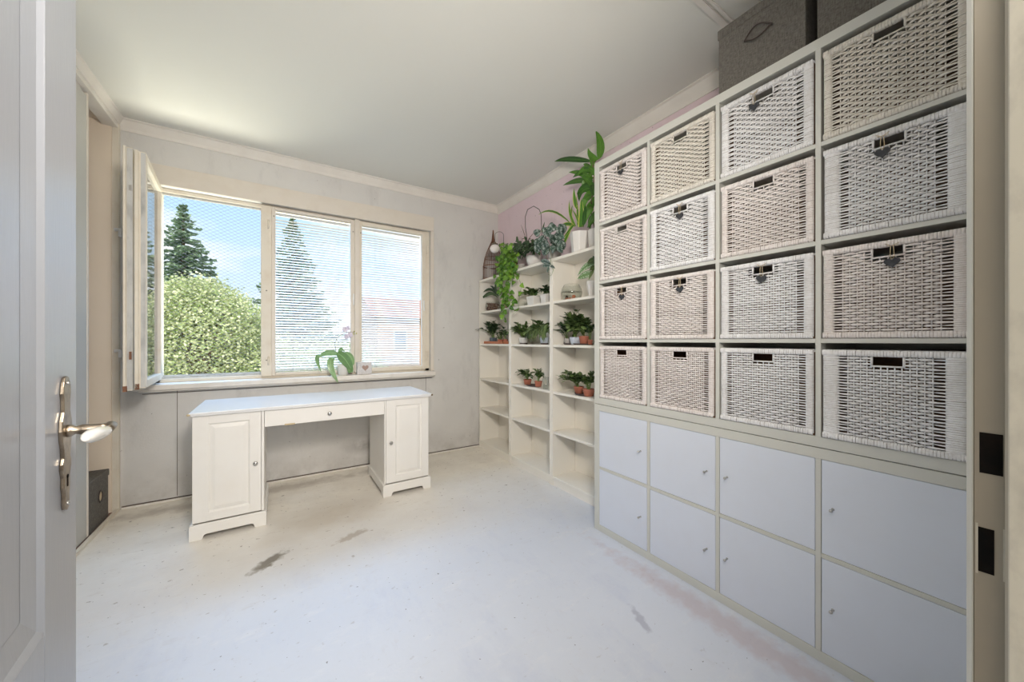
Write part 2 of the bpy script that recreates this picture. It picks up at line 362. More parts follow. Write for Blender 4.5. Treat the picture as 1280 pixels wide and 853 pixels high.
def floormat():
    m, t, b = newmat('painted_floor')
    v = coords(t); vg = coords(t, (1, 0.45, 1))
    c = mix(t, mul(t, noise(t, v, 1.1, 6, 0.6, 0.35, 0.7), 0.45), (0.68, 0.715, 0.79), (0.61, 0.64, 0.71))  # blue base has the foreground's sky light put into the colour
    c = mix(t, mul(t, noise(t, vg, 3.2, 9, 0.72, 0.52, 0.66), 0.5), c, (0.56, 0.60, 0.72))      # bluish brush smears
    c = mix(t, mul(t, noise(t, coords(t, (0.5, 1.3, 1)), 7, 9, 0.75, 0.55, 0.68), 0.4), c, (0.80, 0.80, 0.82))
    c = mix(t, mul(t, noise(t, coords(t, (1.4, 0.5, 1)), 14, 6, 0.7, 0.60, 0.72), 0.3), c, (0.58, 0.56, 0.58))
    g = t.nodes.new('ShaderNodeNewGeometry'); s = t.nodes.new('ShaderNodeSeparateXYZ'); t.links.new(g.outputs['Position'], s.inputs[0])
    # warm bounce light put into the colour, and dirt, both growing towards the window wall
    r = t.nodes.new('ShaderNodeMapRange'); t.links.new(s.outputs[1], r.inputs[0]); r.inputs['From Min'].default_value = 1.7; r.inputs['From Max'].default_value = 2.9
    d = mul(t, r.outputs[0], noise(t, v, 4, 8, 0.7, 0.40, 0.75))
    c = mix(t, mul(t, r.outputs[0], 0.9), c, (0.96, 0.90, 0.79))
    c = mix(t, mul(t, d, 0.30), c, (0.52, 0.45, 0.36))
    fl = noise(t, coords(t, (1, 1.6, 1)), 26, 3, 0.6, 0.66, 0.71)
    rr = t.nodes.new('ShaderNodeMapRange'); t.links.new(s.outputs[1], rr.inputs[0]); rr.inputs['From Min'].default_value = 1.4; rr.inputs['From Max'].default_value = 2.6; rr.inputs['To Min'].default_value = 0.25
    c = mix(t, mul(t, mul(t, fl, rr.outputs[0]), 0.75), c, (0.22, 0.17, 0.12))
    c = mix(t, mul(t, mul(t, noise(t, coords(t, (0.6, 1.5, 1)), 11, 7, 0.75, 0.58, 0.70), rr.outputs[0]), 0.3), c, (0.42, 0.34, 0.26))
    sp = noise(t, v, 60, 1, 0.5, 0.77, 0.79)
    c = mix(t, mul(t, sp, 0.7), c, (0.08, 0.07, 0.07))
    def patch(cx, cy, ang, sx, sy, col, lo, hi, ns, amt, c):
        mp = t.nodes.new('ShaderNodeMapping'); mp.vector_type = 'TEXTURE'; t.links.new(g.outputs['Position'], mp.inputs[0])
        mp.inputs['Location'].default_value = (cx, cy, 0); mp.inputs['Rotation'].default_value = (0, 0, ang); mp.inputs['Scale'].default_value = (sx, sy, 1)
        ln = t.nodes.new('ShaderNodeVectorMath'); ln.operation = 'LENGTH'; t.links.new(mp.outputs[0], ln.inputs[0])
        nn = nnode(t, 'ShaderNodeTexNoise', Scale=ns, Detail=5); t.links.new(v, nn.inputs[0])
        ad = t.nodes.new('ShaderNodeMath'); ad.operation = 'MULTIPLY_ADD'; t.links.new(nn.outputs[0], ad.inputs[0]); ad.inputs[1].default_value = 1.6; t.links.new(ln.outputs['Value'], ad.inputs[2])
        mr = t.nodes.new('ShaderNodeMapRange'); t.links.new(ad.outputs[0], mr.inputs[0]); mr.inputs['From Min'].default_value = hi; mr.inputs['From Max'].default_value = lo
        return mix(t, mul(t, mr.outputs[0], amt), c, col)
    c = patch(-0.045, 2.235, 0.75, 0.115, 0.042, (0.27, 0.25, 0.22), 1.25, 1.85, 34, 1.0, c)
    c = patch(0.36, 2.27, 0.4, 0.12, 0.04, (0.42, 0.36, 0.30), 1.3, 1.7, 30, 0.6, c)
    c = patch(0.30, 2.62, 0.2, 0.40, 0.22, (0.58, 0.50, 0.40), 1.1, 2.0, 8, 0.5, c)
    c = patch(1.52, 0.72, PI/2, 0.72, 0.07, (0.52, 0.40, 0.40), 1.2, 2.0, 22, 0.5, c)
    c = patch(1.25, 0.95, 1.2, 0.10, 0.025, (0.35, 0.36, 0.44), 1.3, 1.7, 30, 0.6, c)
    c = patch(-0.20, 3.30, 0, 0.9, 0.10, (0.36, 0.30, 0.24), 1.2, 1.9, 12, 0.5, c)
    t.links.new(c, b.inputs['Base Color']); b.inputs['Roughness'].default_value = 0.42
    bump(t, b, noise(t, v, 25, 5), 0.12, 0.003); return m
M['floor'] = floormat()

# ------------------------------------------------------------------ room shell
XL, XR, YB, ZC = -0.91, 2.08, 3.47, 2.65
XC = -1.55                         # back of the closet niche
YF = 0.036                          # room side of the doorway wall
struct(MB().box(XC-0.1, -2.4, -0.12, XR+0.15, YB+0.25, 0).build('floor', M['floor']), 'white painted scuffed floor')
struct(MB().box(XC-0.1, -2.4, ZC, XR+0.15, YB+0.25, ZC+0.12).build('ceiling', M['ceiling']), 'off-white ceiling')
OX0, OX1, OZ0, OZ1 = -0.745, 1.285, 0.845, 2.25      # window opening
mb = MB()
mb.box(XC, YB, 0, OX0, YB+0.22, ZC); mb.box(OX1, YB, 0, XR, YB+0.22, ZC)
mb.box(OX0, YB, 0, OX1, YB+0.22, OZ0-0.04); mb.box(OX0, YB, OZ1, OX1, YB+0.22, ZC)
struct(mb.build('wall_back', M['wallback']), 'grey-beige plastered window wall, stained near the floor')
struct(MB().box(XR, -2.4, 0, XR+0.12, YB, ZC).build('wall_right', M['wallpink']), 'pale lilac wall behind the shelves')
mb = MB(); mb.box(XC-0.1, -2.4, 0, XC, YB, ZC); mb.box(XC, -2.4, 0, XL-0.16, 1.2, ZC)
struct(mb.build('wall_left', M['niche']), 'beige inner wall of the closet niche')
# doorway wall
mb = MB(); mb.box(0.50, -0.10, 0, XR, YF-0.004, ZC); mb.box(XL-0.16, -0.10, 0, -0.30, YF-0.01, ZC); mb.box(-0.30, -0.10, 2.10, 0.50, YF-0.004, ZC)
struct(mb.build('wall_front', M['wallrest']), 'wall around the doorway')
struct(MB().box(XC, -2.5, 0, XR, -2.4, ZC).build('wall_hall', M['wallrest']), 'far wall of the hall')
# cornices (real cove profile)
def cove(h, d): return [(0, 0), (0, -h), (0.006, -h), (0.012, -h*0.75), (d*0.75, -0.012), (d, -0.006), (d, 0)]
struct(MB().prism(cove(0.075, 0.045), (0, YB, ZC), (0, -1, 0), (0, 0, 1), (XR, 0, 0)).build('trim_1', M['cornice']))
o = bpy.data.objects['trim_1']; o.location.x = o.location.x  # right half of the window wall cornice
struct(MB().prism(cove(0.075, 0.045), (XL, YB, ZC), (0, -1, 0), (0, 0, 1), (-XL, 0, 0)).build('trim_2', M['cornice']))
struct(MB().prism(cove(0.082, 0.05), (XR, 0.04, ZC), (-1, 0, 0), (0, 0, 1), (0, YB-0.04, 0)).build('trim_3', M['cornice']))
struct(MB().prism(cove(0.045, 0.03), (XL, 0.04, ZC), (1, 0, 0), (0, 0, 1), (0, YB-0.04, 0)).build('trim_4', M['cornice']))
mb = MB(); mb.box(XL, 0.850, ZC-0.006, XR-0.05, 0.862, ZC); mb.box(XL, 0.870, ZC-0.009, XR-0.05, 0.895, ZC)
struct(mb.build('trim_5', M['cornice']), 'batten over a ceiling panel seam')
# baseboards
mb = MB(); mb.box(XL+0.01, YB-0.018, 0, XR, YB, 0.014)
struct(mb.build('baseboard_back', M['cornice'], bevel=0.004), 'thin white strip along the window wall')
struct(MB().box(XL+0.01, YB-0.004, 0.014, XR, YB-0.0005, 0.021).build('trim_6', M['gap']), 'dark gap above the floor strip')
# wall panel seams under the window
mb = MB()
for x in (-0.62, 1.235): mb.box(x, YB-0.0012, 0.03, x+0.003, YB+0.001, OZ0-0.05)
mb.box(-0.80, YB-0.0015, 0.772, 1.30, YB+0.001, 0.776)
struct(mb.build('trim_7', M['gap']), 'fine seams between wall boards under the sill')
# corner post between closet and window wall
mb = MB(); mb.box(XL-0.03, YB-0.03, 0, XL+0.004, YB, ZC-0.04)
struct(mb.build('trim_8', M['win'], bevel=0.002), 'painted corner post beside the window')
# closet niche: header, inside end wall, sliding panel, tracks
struct(MB().box(XL-0.075, 1.2, 2.575, XL, YB, ZC).build('trim_9', M['cornice'], bevel=0.002), 'header above the sliding closet panels')
struct(MB().box(XC, YB-0.035, 0, XL-0.03, YB, ZC).build('trim_10', M['niche']), 'beige end panel of the closet')
struct(MB().box(XC, 1.2, 2.60, XL-0.075, YB-0.035, ZC).build('trim_11', M['niche']), 'closet ceiling board')
mb = MB()
mb.box(XL-0.012, 1.2, 0, XL+0.006, YB-0.03, 0.020); mb.box(XL-0.05, 1.2, 0, XL-0.040, YB-0.035, 0.014); mb.box(XL-0.08, 1.2, 0, XL-0.07, YB-0.035, 0.014)
struct(mb.build('trim_12', M['win'], bevel=0.001), 'floor track of the sliding closet panels')
struct(MB().box(XL-0.07, 1.2, 0.0005, XL-0.012, YB-0.035, 0.003).build('trim_13', M['bark']), 'dirty groove of the closet track')
t = thing('sliding_panel', 'tall greyish sliding closet panel at the left, ajar before the niche', 'closet door', (XL-0.03, 2.1, 0.015))
MB().box(XL-0.042, 1.25, 0.015, XL-0.022, 3.045, 2.555).build('panel', M['slider'], t)
MB().box(XL-0.044, 3.045, 0.015, XL-0.018, 3.062, 2.575).build('edge_strip', M['winwhite'], t, bevel=0.003)
MB().box(XL-0.036, 2.9, 2.555, XL-0.026, 2.99, 2.60).build('top_roller', M['potgrey'], t)

# ------------------------------------------------------------------ window
mb = MB()   # flat surround
mb.box(-0.80, YB-0.012, OZ1, 1.318, YB, 2.392); mb.box(OX1, YB-0.012, OZ0, 1.318, YB, OZ1); mb.box(-0.80, YB-0.012, OZ0, OX0, YB, OZ1)
struct(mb.build('trim_14', M['winwhite'], bevel=0.003), 'flat white surround of the window')
mb = MB(); mb.box(-0.825, 3.365, 0.806, 1.30, YB, 0.845); mb.box(OX0, YB, 0.806, OX1, YB+0.06, 0.845)
struct(mb.build('trim_15', M['sill'], bevel=0.006, seg=2), 'painted window sill with a worn front edge')
mb = MB(); mb.box(-0.80, 3.385, 0.794, 1.29, YB, 0.806)
struct(mb.build('trim_16', M['cornice'], bevel=0.003), 'moulding under the window sill')
FY0, FY1 = 3.505, 3.60
frame = MB()
frame.box(OX0, FY0, OZ0, OX0+0.03, FY1, OZ1); frame.box(1.238, FY0, OZ0, OX1, FY1, OZ1)
frame.box(OX0, FY0+0.012, 2.222, OX1, FY1, OZ1); frame.box(OX0, FY0, OZ0, OX1, FY1, 0.872)
wf = frame.build('window_1', M['win'], bevel=0.003); struct(wf, 'wide three-part casement window, left part open')
MB().box(-0.122, 3.478, 0.86, -0.050, FY1, 2.235).build('post', M['win'], wf, bevel=0.004)
MB().box(0.574, 3.468, 0.86, 0.615, FY1, 2.245).build('post', M['winwhite'], wf, bevel=0.004)
# rails and rebates of the open bay
mb = MB(); mb.box(OX0+0.03, FY0+0.03, 0.872, -0.122, FY0+0.045, 0.886); mb.box(OX0+0.03, 3.575, 0.872, -0.122, 3.588, 0.893)
mb.box(OX0+0.03, FY0+0.03, 2.206, -0.122, FY0+0.045, 2.222)
mb.build('rebate_strip', M['weather'], wf, bevel=0.001)
for x, z0, z1 in ((-0.072, 0.95, 1.02), (-0.072, 2.05, 2.12), (1.262, 0.95, 1.04), (1.262, 2.02, 2.12), (-0.738, 0.95, 1.03), (-0.738, 2.03, 2.11)):
    yy = 3.478 if x > -0.1 and x < 0 else FY0
    MB().tube([(x, yy, z0), (x, yy, z1)], 0.006, 8).build('hinge', M['win'], wf)
def sash(x0, x1, z0, z1, stl, str_, rl, y0, y1, mat=None):
    s = MB()
    s.box(x0, y0, z0, x0+stl, y1, z1); s.box(x1-str_, y0, z0, x1, y1, z1)
    s.box(x0+stl, y0, z0, x1-str_, y1, z0+rl); s.box(x0+stl, y0, z1-rl, x1-str_, y1, z1)
    so = s.build('sash', mat or M['winwhite'], wf, bevel=0.003)
    MB().box(x0+stl-0.004, y1-0.006, z0+rl-0.004, x1-str_+0.004, y1-0.003, z1-rl+0.004).build('pane', M['pane'], so)
    b = MB(); e = 0.004
    b.box(x0+stl, y0+0.004, z0+rl, x0+stl+e, y0+0.02, z1-rl); b.box(x1-str_-e, y0+0.004, z0+rl, x1-str_, y0+0.02, z1-rl)
    b.box(x0+stl, y0+0.004, z0+rl, x1-str_, y0+0.02, z0+rl+e)
    b.build('glazing_bead', M['whitehook'], so)
    return so
s2 = sash(-0.052, 0.575, 0.862, 2.236, 0.026, 0.030, 0.024, 3.484, 3.53)
s3 = sash(0.614, 1.238, 0.862, 2.236, 0.022, 0.034, 0.034, 3.484, 3.53, M['win'])
# small latch handles and dark pegs
for so, x, z in ((s2, 0.566, 1.52), (s3, 1.220, 1.50)):
    b = MB(); b.box(x-0.006, 3.472, z-0.05, x+0.006, 3.484, z+0.05); b.box(x-0.004, 3.462, z-0.055, x+0.004, 3.472, z+0.0)
    b.build('latch', M['whitehook'], so, bevel=0.002)
for x, z in ((0.563, 2.13), (0.628, 2.13), (0.628, 0.955), (-0.035, 2.16), (-0.085, 1.55), (-0.085, 0.99)):
    MB().ball((x, 3.482 if x != -0.085 else 3.476, z), 0.0042, 8, 5).build('peg', M['black'], wf)
# blinds behind the panes
def blind(x0, x1, z0, z1, name_label, y):
    t = thing('venetian_blind', name_label, 'blind', ((x0+x1)/2, y, z1), 'venetian blinds in the closed sashes')
    MB().box(x0, y-0.012, z1-0.020, x1, y+0.012, z1).build('head_rail', M['slat'], t, bevel=0.001)
    MB().box(x0, y-0.010, z0, x1, y+0.010, z0+0.010).build('bottom_rail', M['slat'], t, bevel=0.001)
    n = int((z1-z0-0.04)/0.0225); L_ = x1-x0
    s = MB(); pr = [(-0.012, -0.0012), (-0.006, 0.0004), (0, 0.001), (0.006, 0.0004), (0.012, -0.0012)]
    vs_ = [(sx*L_/2, a, b+dz) for dz in (0, -0.0005) for sx in (-1, 1) for a, b in pr]
    f = [(i, i+1, i+6, i+5) for i in range(4)]+[(10+i+5, 10+i+6, 10+i+1, 10+i) for i in range(4)]+[(0, 5, 15, 10), (4, 14, 19, 9)]
    s.add(vs_, f); me = s.mesh('slat', M['slat'])
    for i in range(n):
        z = z0+0.024+i*0.0225
        put('slat', me, t, Matrix.Translation((0, 0, z-z1)) @ Matrix.Rotation(math.radians(41+random.uniform(-2, 2)), 4, 'X') @ Matrix.Rotation(random.uniform(-0.002, 0.002), 4, 'Y'))
    for fx in (0.22, 0.84):
        MB().tube([(x0+L_*fx, y-0.0135, z0), (x0+L_*fx, y-0.0135, z1)], 0.0009, 5).build('cord', M['cord'], t)
    return t
blind(-0.022, 0.541, 0.892, 2.208, 'white venetian blind in the middle sash, right of the open window part', 3.552)
blind(0.640, 1.200, 0.902, 2.198, 'white venetian blind in the right-hand sash, with a peach house behind it', 3.552)
# open coupled casement (two leaves) standing at a right angle to the wall
oc = thing('open_casement', 'open double casement of worn cream paint, swung into the room at left', 'window sash', (-0.70, 3.49, 0.862))
def leafframe(xa, xb, z0, z1, mat, ya=2.875, yb=3.478, st=0.045, rl=0.045):
    s = MB(); s.box(xa, ya, z0, xb, ya+st, z1); s.box(xa, yb-st, z0, xb, yb, z1)
    s.box(xa, ya+st, z0, xb, yb-st, z0+rl); s.box(xa, ya+st, z1-rl, xb, yb-st, z1)
    return s
a = leafframe(-0.684, -0.648, 0.872, 2.236, 0).build('inner_leaf', M['win'], oc, bevel=0.003)
MB().box(-0.668, 2.915, 0.912, -0.665, 3.445, 2.196).build('pane', M['pane2'], a)
b_ = leafframe(-0.738, -0.702, 0.862, 2.246, 0, yb=3.452).build('outer_leaf', M['win'], oc, bevel=0.003)
MB().box(-0.722, 2.915, 0.902, -0.719, 3.412, 2.206).build('pane', M['pane2'], b_)
# lips and weathered channels along the free edge
MB().box(-0.726, 2.8735, 0.868, -0.702, 2.8765, 2.240).build('weathered_strip', M['weather'], b_, label='grey weathered strip')
MB().box(-0.670, 2.8735, 0.878, -0.650, 2.8765, 2.230).build('weathered_strip', M['weather'], a, label='grey weathered strip')
MB().box(-0.740, 2.862, 0.862, -0.728, 2.876, 2.246).build('lip', M['win'], b_, bevel=0.002)
MB().box(-0.694, 2.860, 0.872, -0.678, 2.876, 2.236).build('lip', M['win'], a, bevel=0.002)
mb = MB(); mb.box(-0.716, 2.868, 1.04, -0.706, 2.874, 1.085); mb.build('catch', M['rust'], b_)
mb = MB(); mb.box(-0.716, 2.868, 2.00, -0.706, 2.874, 2.03); mb.build('catch', M['chrome'], b_)
for x, z in ((-0.738, 0.862), (-0.690, 0.872)):
    MB().box(x-0.002, 2.860, z-0.004, x+0.014, 2.878, z+0.028).build('corner_rust', M['rust'], a if x > -0.7 else b_)
mb = MB(); mb.box(-0.702, 2.95, 1.5, -0.684, 2.99, 1.53); mb.box(-0.702, 3.38, 1.0, -0.684, 3.42, 1.03); mb.box(-0.702, 3.38, 2.0, -0.684, 3.42, 2.03)
mb.build('coupling', M['chrome'], oc)
mb = MB(); mb.box(-0.690, 3.478, 0.95, -0.660, 3.500, 1.03); mb.box(-0.690, 3.478, 2.03, -0.660, 3.500, 2.11)
mb.build('hinge', M['win'], oc)
oc.location.x -= 0.054; oc.rotation_euler = (0, 0, 0.088)
# net
nb = MB(); nx0, nx1, nz0, nz1 = OX0+0.03, -0.122, 0.874, 2.222; yn = 3.595; cw, ch = 0.044, 0.027; sl = ch/cw
k = -int((nz1-nz0)/ch)-2
while k*ch < (nz1-nz0)+(nx1-nx0)*sl+ch:
    for sg in (1, -1):
        # line z = zc + sg*sl*(x-nx0)
        zc = nz0+k*ch if sg == 1 else nz0+k*ch
        x_a, x_b = nx0, nx1
        pts = []
        za, zb = zc, zc+sg*sl*(nx1-nx0)
        lo, hi = 0.0, 1.0
        dz = zb-za
        t0, t1 = (nz0-za)/dz, (nz1-za)/dz
        if t0 > t1: t0, t1 = t1, t0
        lo, hi = max(lo, t0), min(hi, t1)
        if hi-lo > 0.01:
            nb.tube([(nx0+(nx1-nx0)*lo, yn, za+dz*lo), (nx0+(nx1-nx0)*hi, yn, za+dz*hi)], 0.0008, 3, False)
    k += 1
o = nb.build('safety_net', M['net']); tag(o, 'fine grey diamond-mesh net stretched across the open window part', 'net'); o['kind'] = 'stuff'
# white hooks on the corner post
for y, z, w_ in ((3.40, 1.868, 'upper'), (3.40, 1.065, 'lower')):
    h = MB(); h.box(XL-0.004, y-0.012, z+0.008, XL+0.028, y+0.012, z+0.024); h.box(XL+0.014, y-0.012, z-0.030, XL+0.028, y+0.012, z+0.010)
    h.box(XL-0.006, y-0.012, z+0.004, XL+0.002, y+0.012, z+0.024)
    ho = h.build('wall_hook', M['whitehook'], bevel=0.003); tag(ho, '%s small white plastic hook on the post beside the casement' % w_, 'hook', 'white hooks beside the window')

# ------------------------------------------------------------------ doorway: frame and door leaf
prof = [(0.585, 0.0425), (0.447, 0.0425), (0.4425, 0.0415), (0.440, 0.0390), (0.440, 0.0250), (0.4235, 0.0245), (0.4215, 0.0225), (0.4215, -0.10), (0.585, -0.10)]
jm = MB().prism(prof, (0, 0, 0), (1, 0, 0), (0, 1, 0), (0, 0, 2.06)).build('trim_17', M['jamb']); struct(jm, 'beige door frame with lock holes at the right edge')
hz = EYE-(568.5-CYP)*0.262/FPX; hz2 = EYE-(692-CYP)*0.262/FPX
mb = MB(); mb.box(0.4396, 0.0262, hz-0.0150, 0.4415, 0.0366, hz+0.0150); mb.build('latch_hole', M['black'], jm)
mb = MB(); mb.box(0.4396, 0.0300, hz2-0.0165, 0.4415, 0.0372, hz2+0.0165); mb.build('bolt_hole', M['black'], jm)
mb = MB(); mb.box(0.4395, 0.0250, hz2-0.0185, 0.4412, 0.0262, hz2+0.019); mb.box(0.4395, 0.0372, hz2-0.0185, 0.4412, 0.0384, hz2+0.019)
mb.build('strike_edge', M['jambw'], jm)
mb = MB(); mb.box(0.4200, 0.0105, 0, 0.4225, 0.0230, 2.06); mb.build('stop_strip', M['jambw'], jm, bevel=0.0006, label='chipped cream strip')
mb = MB().prism([(0.4396, 0.0394), (0.4396, 0.0402), (0.4422, 0.0428), (0.585, 0.0430), (0.585, 0.0424), (0.4440, 0.0420)], (0, 0, 0), (1, 0, 0), (0, 1, 0), (0, 0, 2.06)); mb.build('casing_edge', M['cube'], jm)
mb = MB(); mb.box(-0.30, -0.10, 2.06, 0.585, YF+0.006, 2.11); mb.box(-0.34, -0.10, 0, -0.285, YF+0.006, 2.06)
struct(mb.build('trim_18', M['cube'], bevel=0.004), 'head and hinge side of the door frame')

E0 = Vector((-0.2615, 0.82, 0)); TD = Vector((-0.0872, 0.9962, 0)); ND = Vector((0.9962, 0.0872, 0)); LW = 0.76
def D(a, n, z): return E0-TD*a+ND*n+Vector((0, 0, z))        # a = distance back from the free edge
def dbox(mb, a0, a1, n0, n1, z0, z1):
    v = [D(a, n, z) for z in (z0, z1) for n in (n0, n1) for a in (a0, a1)]
    mb.add(v, [(0, 2, 3, 1), (4, 5, 7, 6), (0, 1, 5, 4), (2, 6, 7, 3), (0, 4, 6, 2), (1, 3, 7, 5)])
dr = MB()
TH = -0.04
dbox(dr, 0, 0.118, TH, 0, 0.008, 2.03); dbox(dr, LW-0.118, LW, TH, 0, 0.008, 2.03)
for z0, z1 in ((0.008, 0.20), (0.64, 0.775), (1.92, 2.03)): dbox(dr, 0.118, LW-0.118, TH, 0, z0, z1)
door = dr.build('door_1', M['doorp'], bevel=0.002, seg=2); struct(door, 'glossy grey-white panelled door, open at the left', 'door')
for z0, z1 in ((0.20, 0.64), (0.775, 1.92)):
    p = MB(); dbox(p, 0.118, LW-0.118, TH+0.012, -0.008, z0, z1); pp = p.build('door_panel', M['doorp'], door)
    for st in ((0, 0.0, 0.008), (1, 0.008, 0.040)):
        q = MB(); i0, i1 = st[1], st[2]; d0, d1 = (-0.0005, -0.0045) if st[0] == 0 else (-0.0045, -0.0078)
        ring = lambda i, d: [D(0.118+i, d, z0+i), D(LW-0.118-i, d, z0+i), D(LW-0.118-i, d, z1-i), D(0.118+i, d, z1-i)]
        a = ring(i0, d0); b2 = ring(i1, d1); c2 = ring(i0, -0.009); 
        q.add(a+b2+c2, [(k, (k+1) % 4, 4+(k+1) % 4, 4+k) for k in range(4)]+[((k+1) % 4, k, 8+k, 8+(k+1) % 4) for k in range(4)])
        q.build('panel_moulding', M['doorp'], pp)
# handle
hp = thing('door_handle', 'aged brass door handle with white porcelain grip and ornate long plate', 'door handle', D(0.055, 0, 1.0))
zc_, zt_, zb_ = 1.018, 1.096, 0.906
half = [(0.0, zb_), (0.006, zb_+0.003), (0.0085, zb_+0.012), (0.0085, zb_+0.025), (0.012, zb_+0.035), (0.011, zb_+0.048), (0.0165, zb_+0.060), (0.0165, zb_+0.068), (0.012, zb_+0.076), (0.0135, zb_+0.088),
        (0.018, zb_+0.102), (0.020, zb_+0.114), (0.018, zb_+0.128), (0.012, zb_+0.140), (0.012, zb_+0.156), (0.015, zb_+0.166), (0.013, zb_+0.176), (0.011, zb_+0.182), (0.007, zb_+0.188), (0.0, zb_+0.190)]
poly = [(-x, z) for x, z in half]+[(x, z) for x, z in reversed(half[1:-1])]
MB().prism(poly, D(0.055, 0.0, 0), TD, (0, 0, 1), ND*0.0042).build('plate', M['brass'], hp, bevel=0.0012, seg=2)
k_ = MB(); c0 = D(0.055, 0.0035, zc_-0.068); k_.prism([(0.003*math.cos(a), 0.004+0.003*math.sin(a)) for a in [i*PI/4 for i in range(8)]], c0, TD, (0, 0, 1), ND*0.0012)
k_.prism([(-0.0015, -0.010), (0.0015, -0.010), (0.0012, 0.003), (-0.0012, 0.003)], c0, TD, (0, 0, 1), ND*0.0012); k_.build('keyhole', M['black'], hp)
for zz in (zt_-0.010, zb_+0.010): MB().ball(D(0.055, 0.0045, zz), 0.0026, 8, 5).build('screw', M['chrome'], hp)
n_ = MB(); n_.tube([D(0.055, 0.002, zc_), D(0.055, 0.008, zc_), D(0.055, 0.012, zc_), D(0.055, 0.018, zc_), D(0.055, 0.026, zc_), D(0.055, 0.036, zc_+0.001), D(0.055, 0.043, zc_+0.001)], [0.009, 0.0085, 0.0055, 0.0075, 0.0065, 0.0050, 0.0058], 12)
n_.tube([D(0.050, 0.044, zc_+0.003), D(0.055, 0.047, zc_+0.002), D(0.066, 0.047, zc_), D(0.078, 0.046, zc_-0.001)], [0.005, 0.0062, 0.0055, 0.0062], 12)
n_.build('neck', M['brass'], hp)
g_ = MB(); g_.tube([D(0.078+i*0.0105, 0.046, zc_-0.001+0.0010*i) for i in range(10)], [0.0060, 0.0072, 0.0080, 0.0086, 0.0090, 0.0092, 0.0090, 0.0084, 0.0070, 0.0035], 14)
g_.build('grip', M['porcelain'], hp)

# ------------------------------------------------------------------ desk
DX0, DX1, DY0, DY1, DZ = -0.432, 1.005, 2.680, 3.235, 0.735
dk = thing('desk', 'white pedestal desk with two cupboards under the window', 'desk', ((DX0+DX1)/2, 2.95, 0))
mb = MB(); mb.box(DX0, DY0, DZ-0.012, DX1, DY1, DZ); mb.box(DX0+0.008, DY0+0.008, DZ-0.022, DX1-0.008, DY1-0.004, DZ-0.012)
mb.build('desktop', M['desktop'], dk, bevel=0.003, seg=2)
def pedestal(x0, x1, doorL, knobx, side):
    b = MB(); y0, y1 = 2.712, DY1-0.02
    z0, z1 = 0.088, DZ-0.022
    b.box(x0, y0+0.018, z0, x0+0.016, y1, z1); b.box(x1-0.016, y0+0.018, z0, x1, y1, z1)
    b.box(x0+0.016, y1-0.01, z0, x1-0.016, y1, z1); b.box(x0+0.016, y0+0.018, z0, x1-0.016, y1-0.01, z0+0.016); b.box(x0+0.016, y0+0.018, z1-0.016, x1-0.016, y1-0.01, z1)
    if side == 'left': b.box(x1-0.014, y0, z0, x1, y0+0.018, z1)
    else: b.box(x0, y0, z0, x0+0.010, y0+0.018, z1)
    b.build('carcass', M['desk'], dk, bevel=0.0015)
    # bracket plinth cut out at the foot
    p = MB(); e = 0.012; h = 0.088; f = 0.055
    A, B = x0-e, x1+e
    n = 5
    def foot(L_): return [(0, 0), (f, 0), (f+0.006, 0.006), (f+0.010, 0.022), (f+0.022, 0.028), (L_-f-0.022, 0.028), (L_-f-0.010, 0.022), (L_-f-0.006, 0.006), (L_-f, 0), (L_, 0), (L_, h-0.006), (L_-0.004, h), (0.004, h), (0, h-0.006)]
    p.prism(foot(B-A), (A, DY0+0.014, 0), (1, 0, 0), (0, 0, 1), (0, 0.016, 0))
    Ls = y1+e-0.0-(DY0+0.030)
    for xx in (A, B-0.016): p.prism(foot(Ls), (xx, DY0+0.030, 0), (0, 1, 0), (0, 0, 1), (0.016, 0, 0))
    p.prism(foot(B-A-0.032), (A+0.016, y1+e-0.016, 0), (1, 0, 0), (0, 0, 1), (0, 0.016, 0))
    p.build('plinth', M['desk'], dk, bevel=0.0015)
    # panelled door
    dx0, dx1 = (x0, x1-0.016) if side == 'left' else (x0+0.012, x1)
    d = MB(); z0 = 0.092; st = 0.072 if side == 'left' else 0.07; rl = 0.05
    d.box(dx0, y0, z0, dx0+st, y0+0.018, z1-0.002); d.box(dx1-st*0.8, y0, z0, dx1, y0+0.018, z1-0.002)
    d.box(dx0+st, y0, z0, dx1-st*0.8, y0+0.018, z0+rl); d.box(dx0+st, y0, z1-0.002-rl, dx1-st*0.8, y0+0.018, z1-0.002)
    dd = d.build('cupboard_door', M['desk'], dk, bevel=0.0012)
    q = MB(); a0, a1, c0, c1 = dx0+st, dx1-st*0.8, z0+rl, z1-0.002-rl
    i = 0.008; j = 0.030
    v = [(a0, y0+0.004, c0), (a1, y0+0.004, c0), (a1, y0+0.004, c1), (a0, y0+0.004, c1)]
    v += [(a0+i, y0+0.011, c0+i), (a1-i, y0+0.011, c0+i), (a1-i, y0+0.011, c1-i), (a0+i, y0+0.011, c1-i)]
    v += [(a0+j, y0+0.003, c0+j), (a1-j, y0+0.003, c0+j), (a1-j, y0+0.003, c1-j), (a0+j, y0+0.003, c1-j)]
    q.add(v, [(k, (k+1) % 4, 4+(k+1) % 4, 4+k) for k in range(4)]+[(4+k, 4+(k+1) % 4, 8+(k+1) % 4, 8+k) for k in range(4)]+[(8, 9, 10, 11)])
    q.build('raised_panel', M['desk'], dd)
    knob(knobx, y0, 0.392, dd)
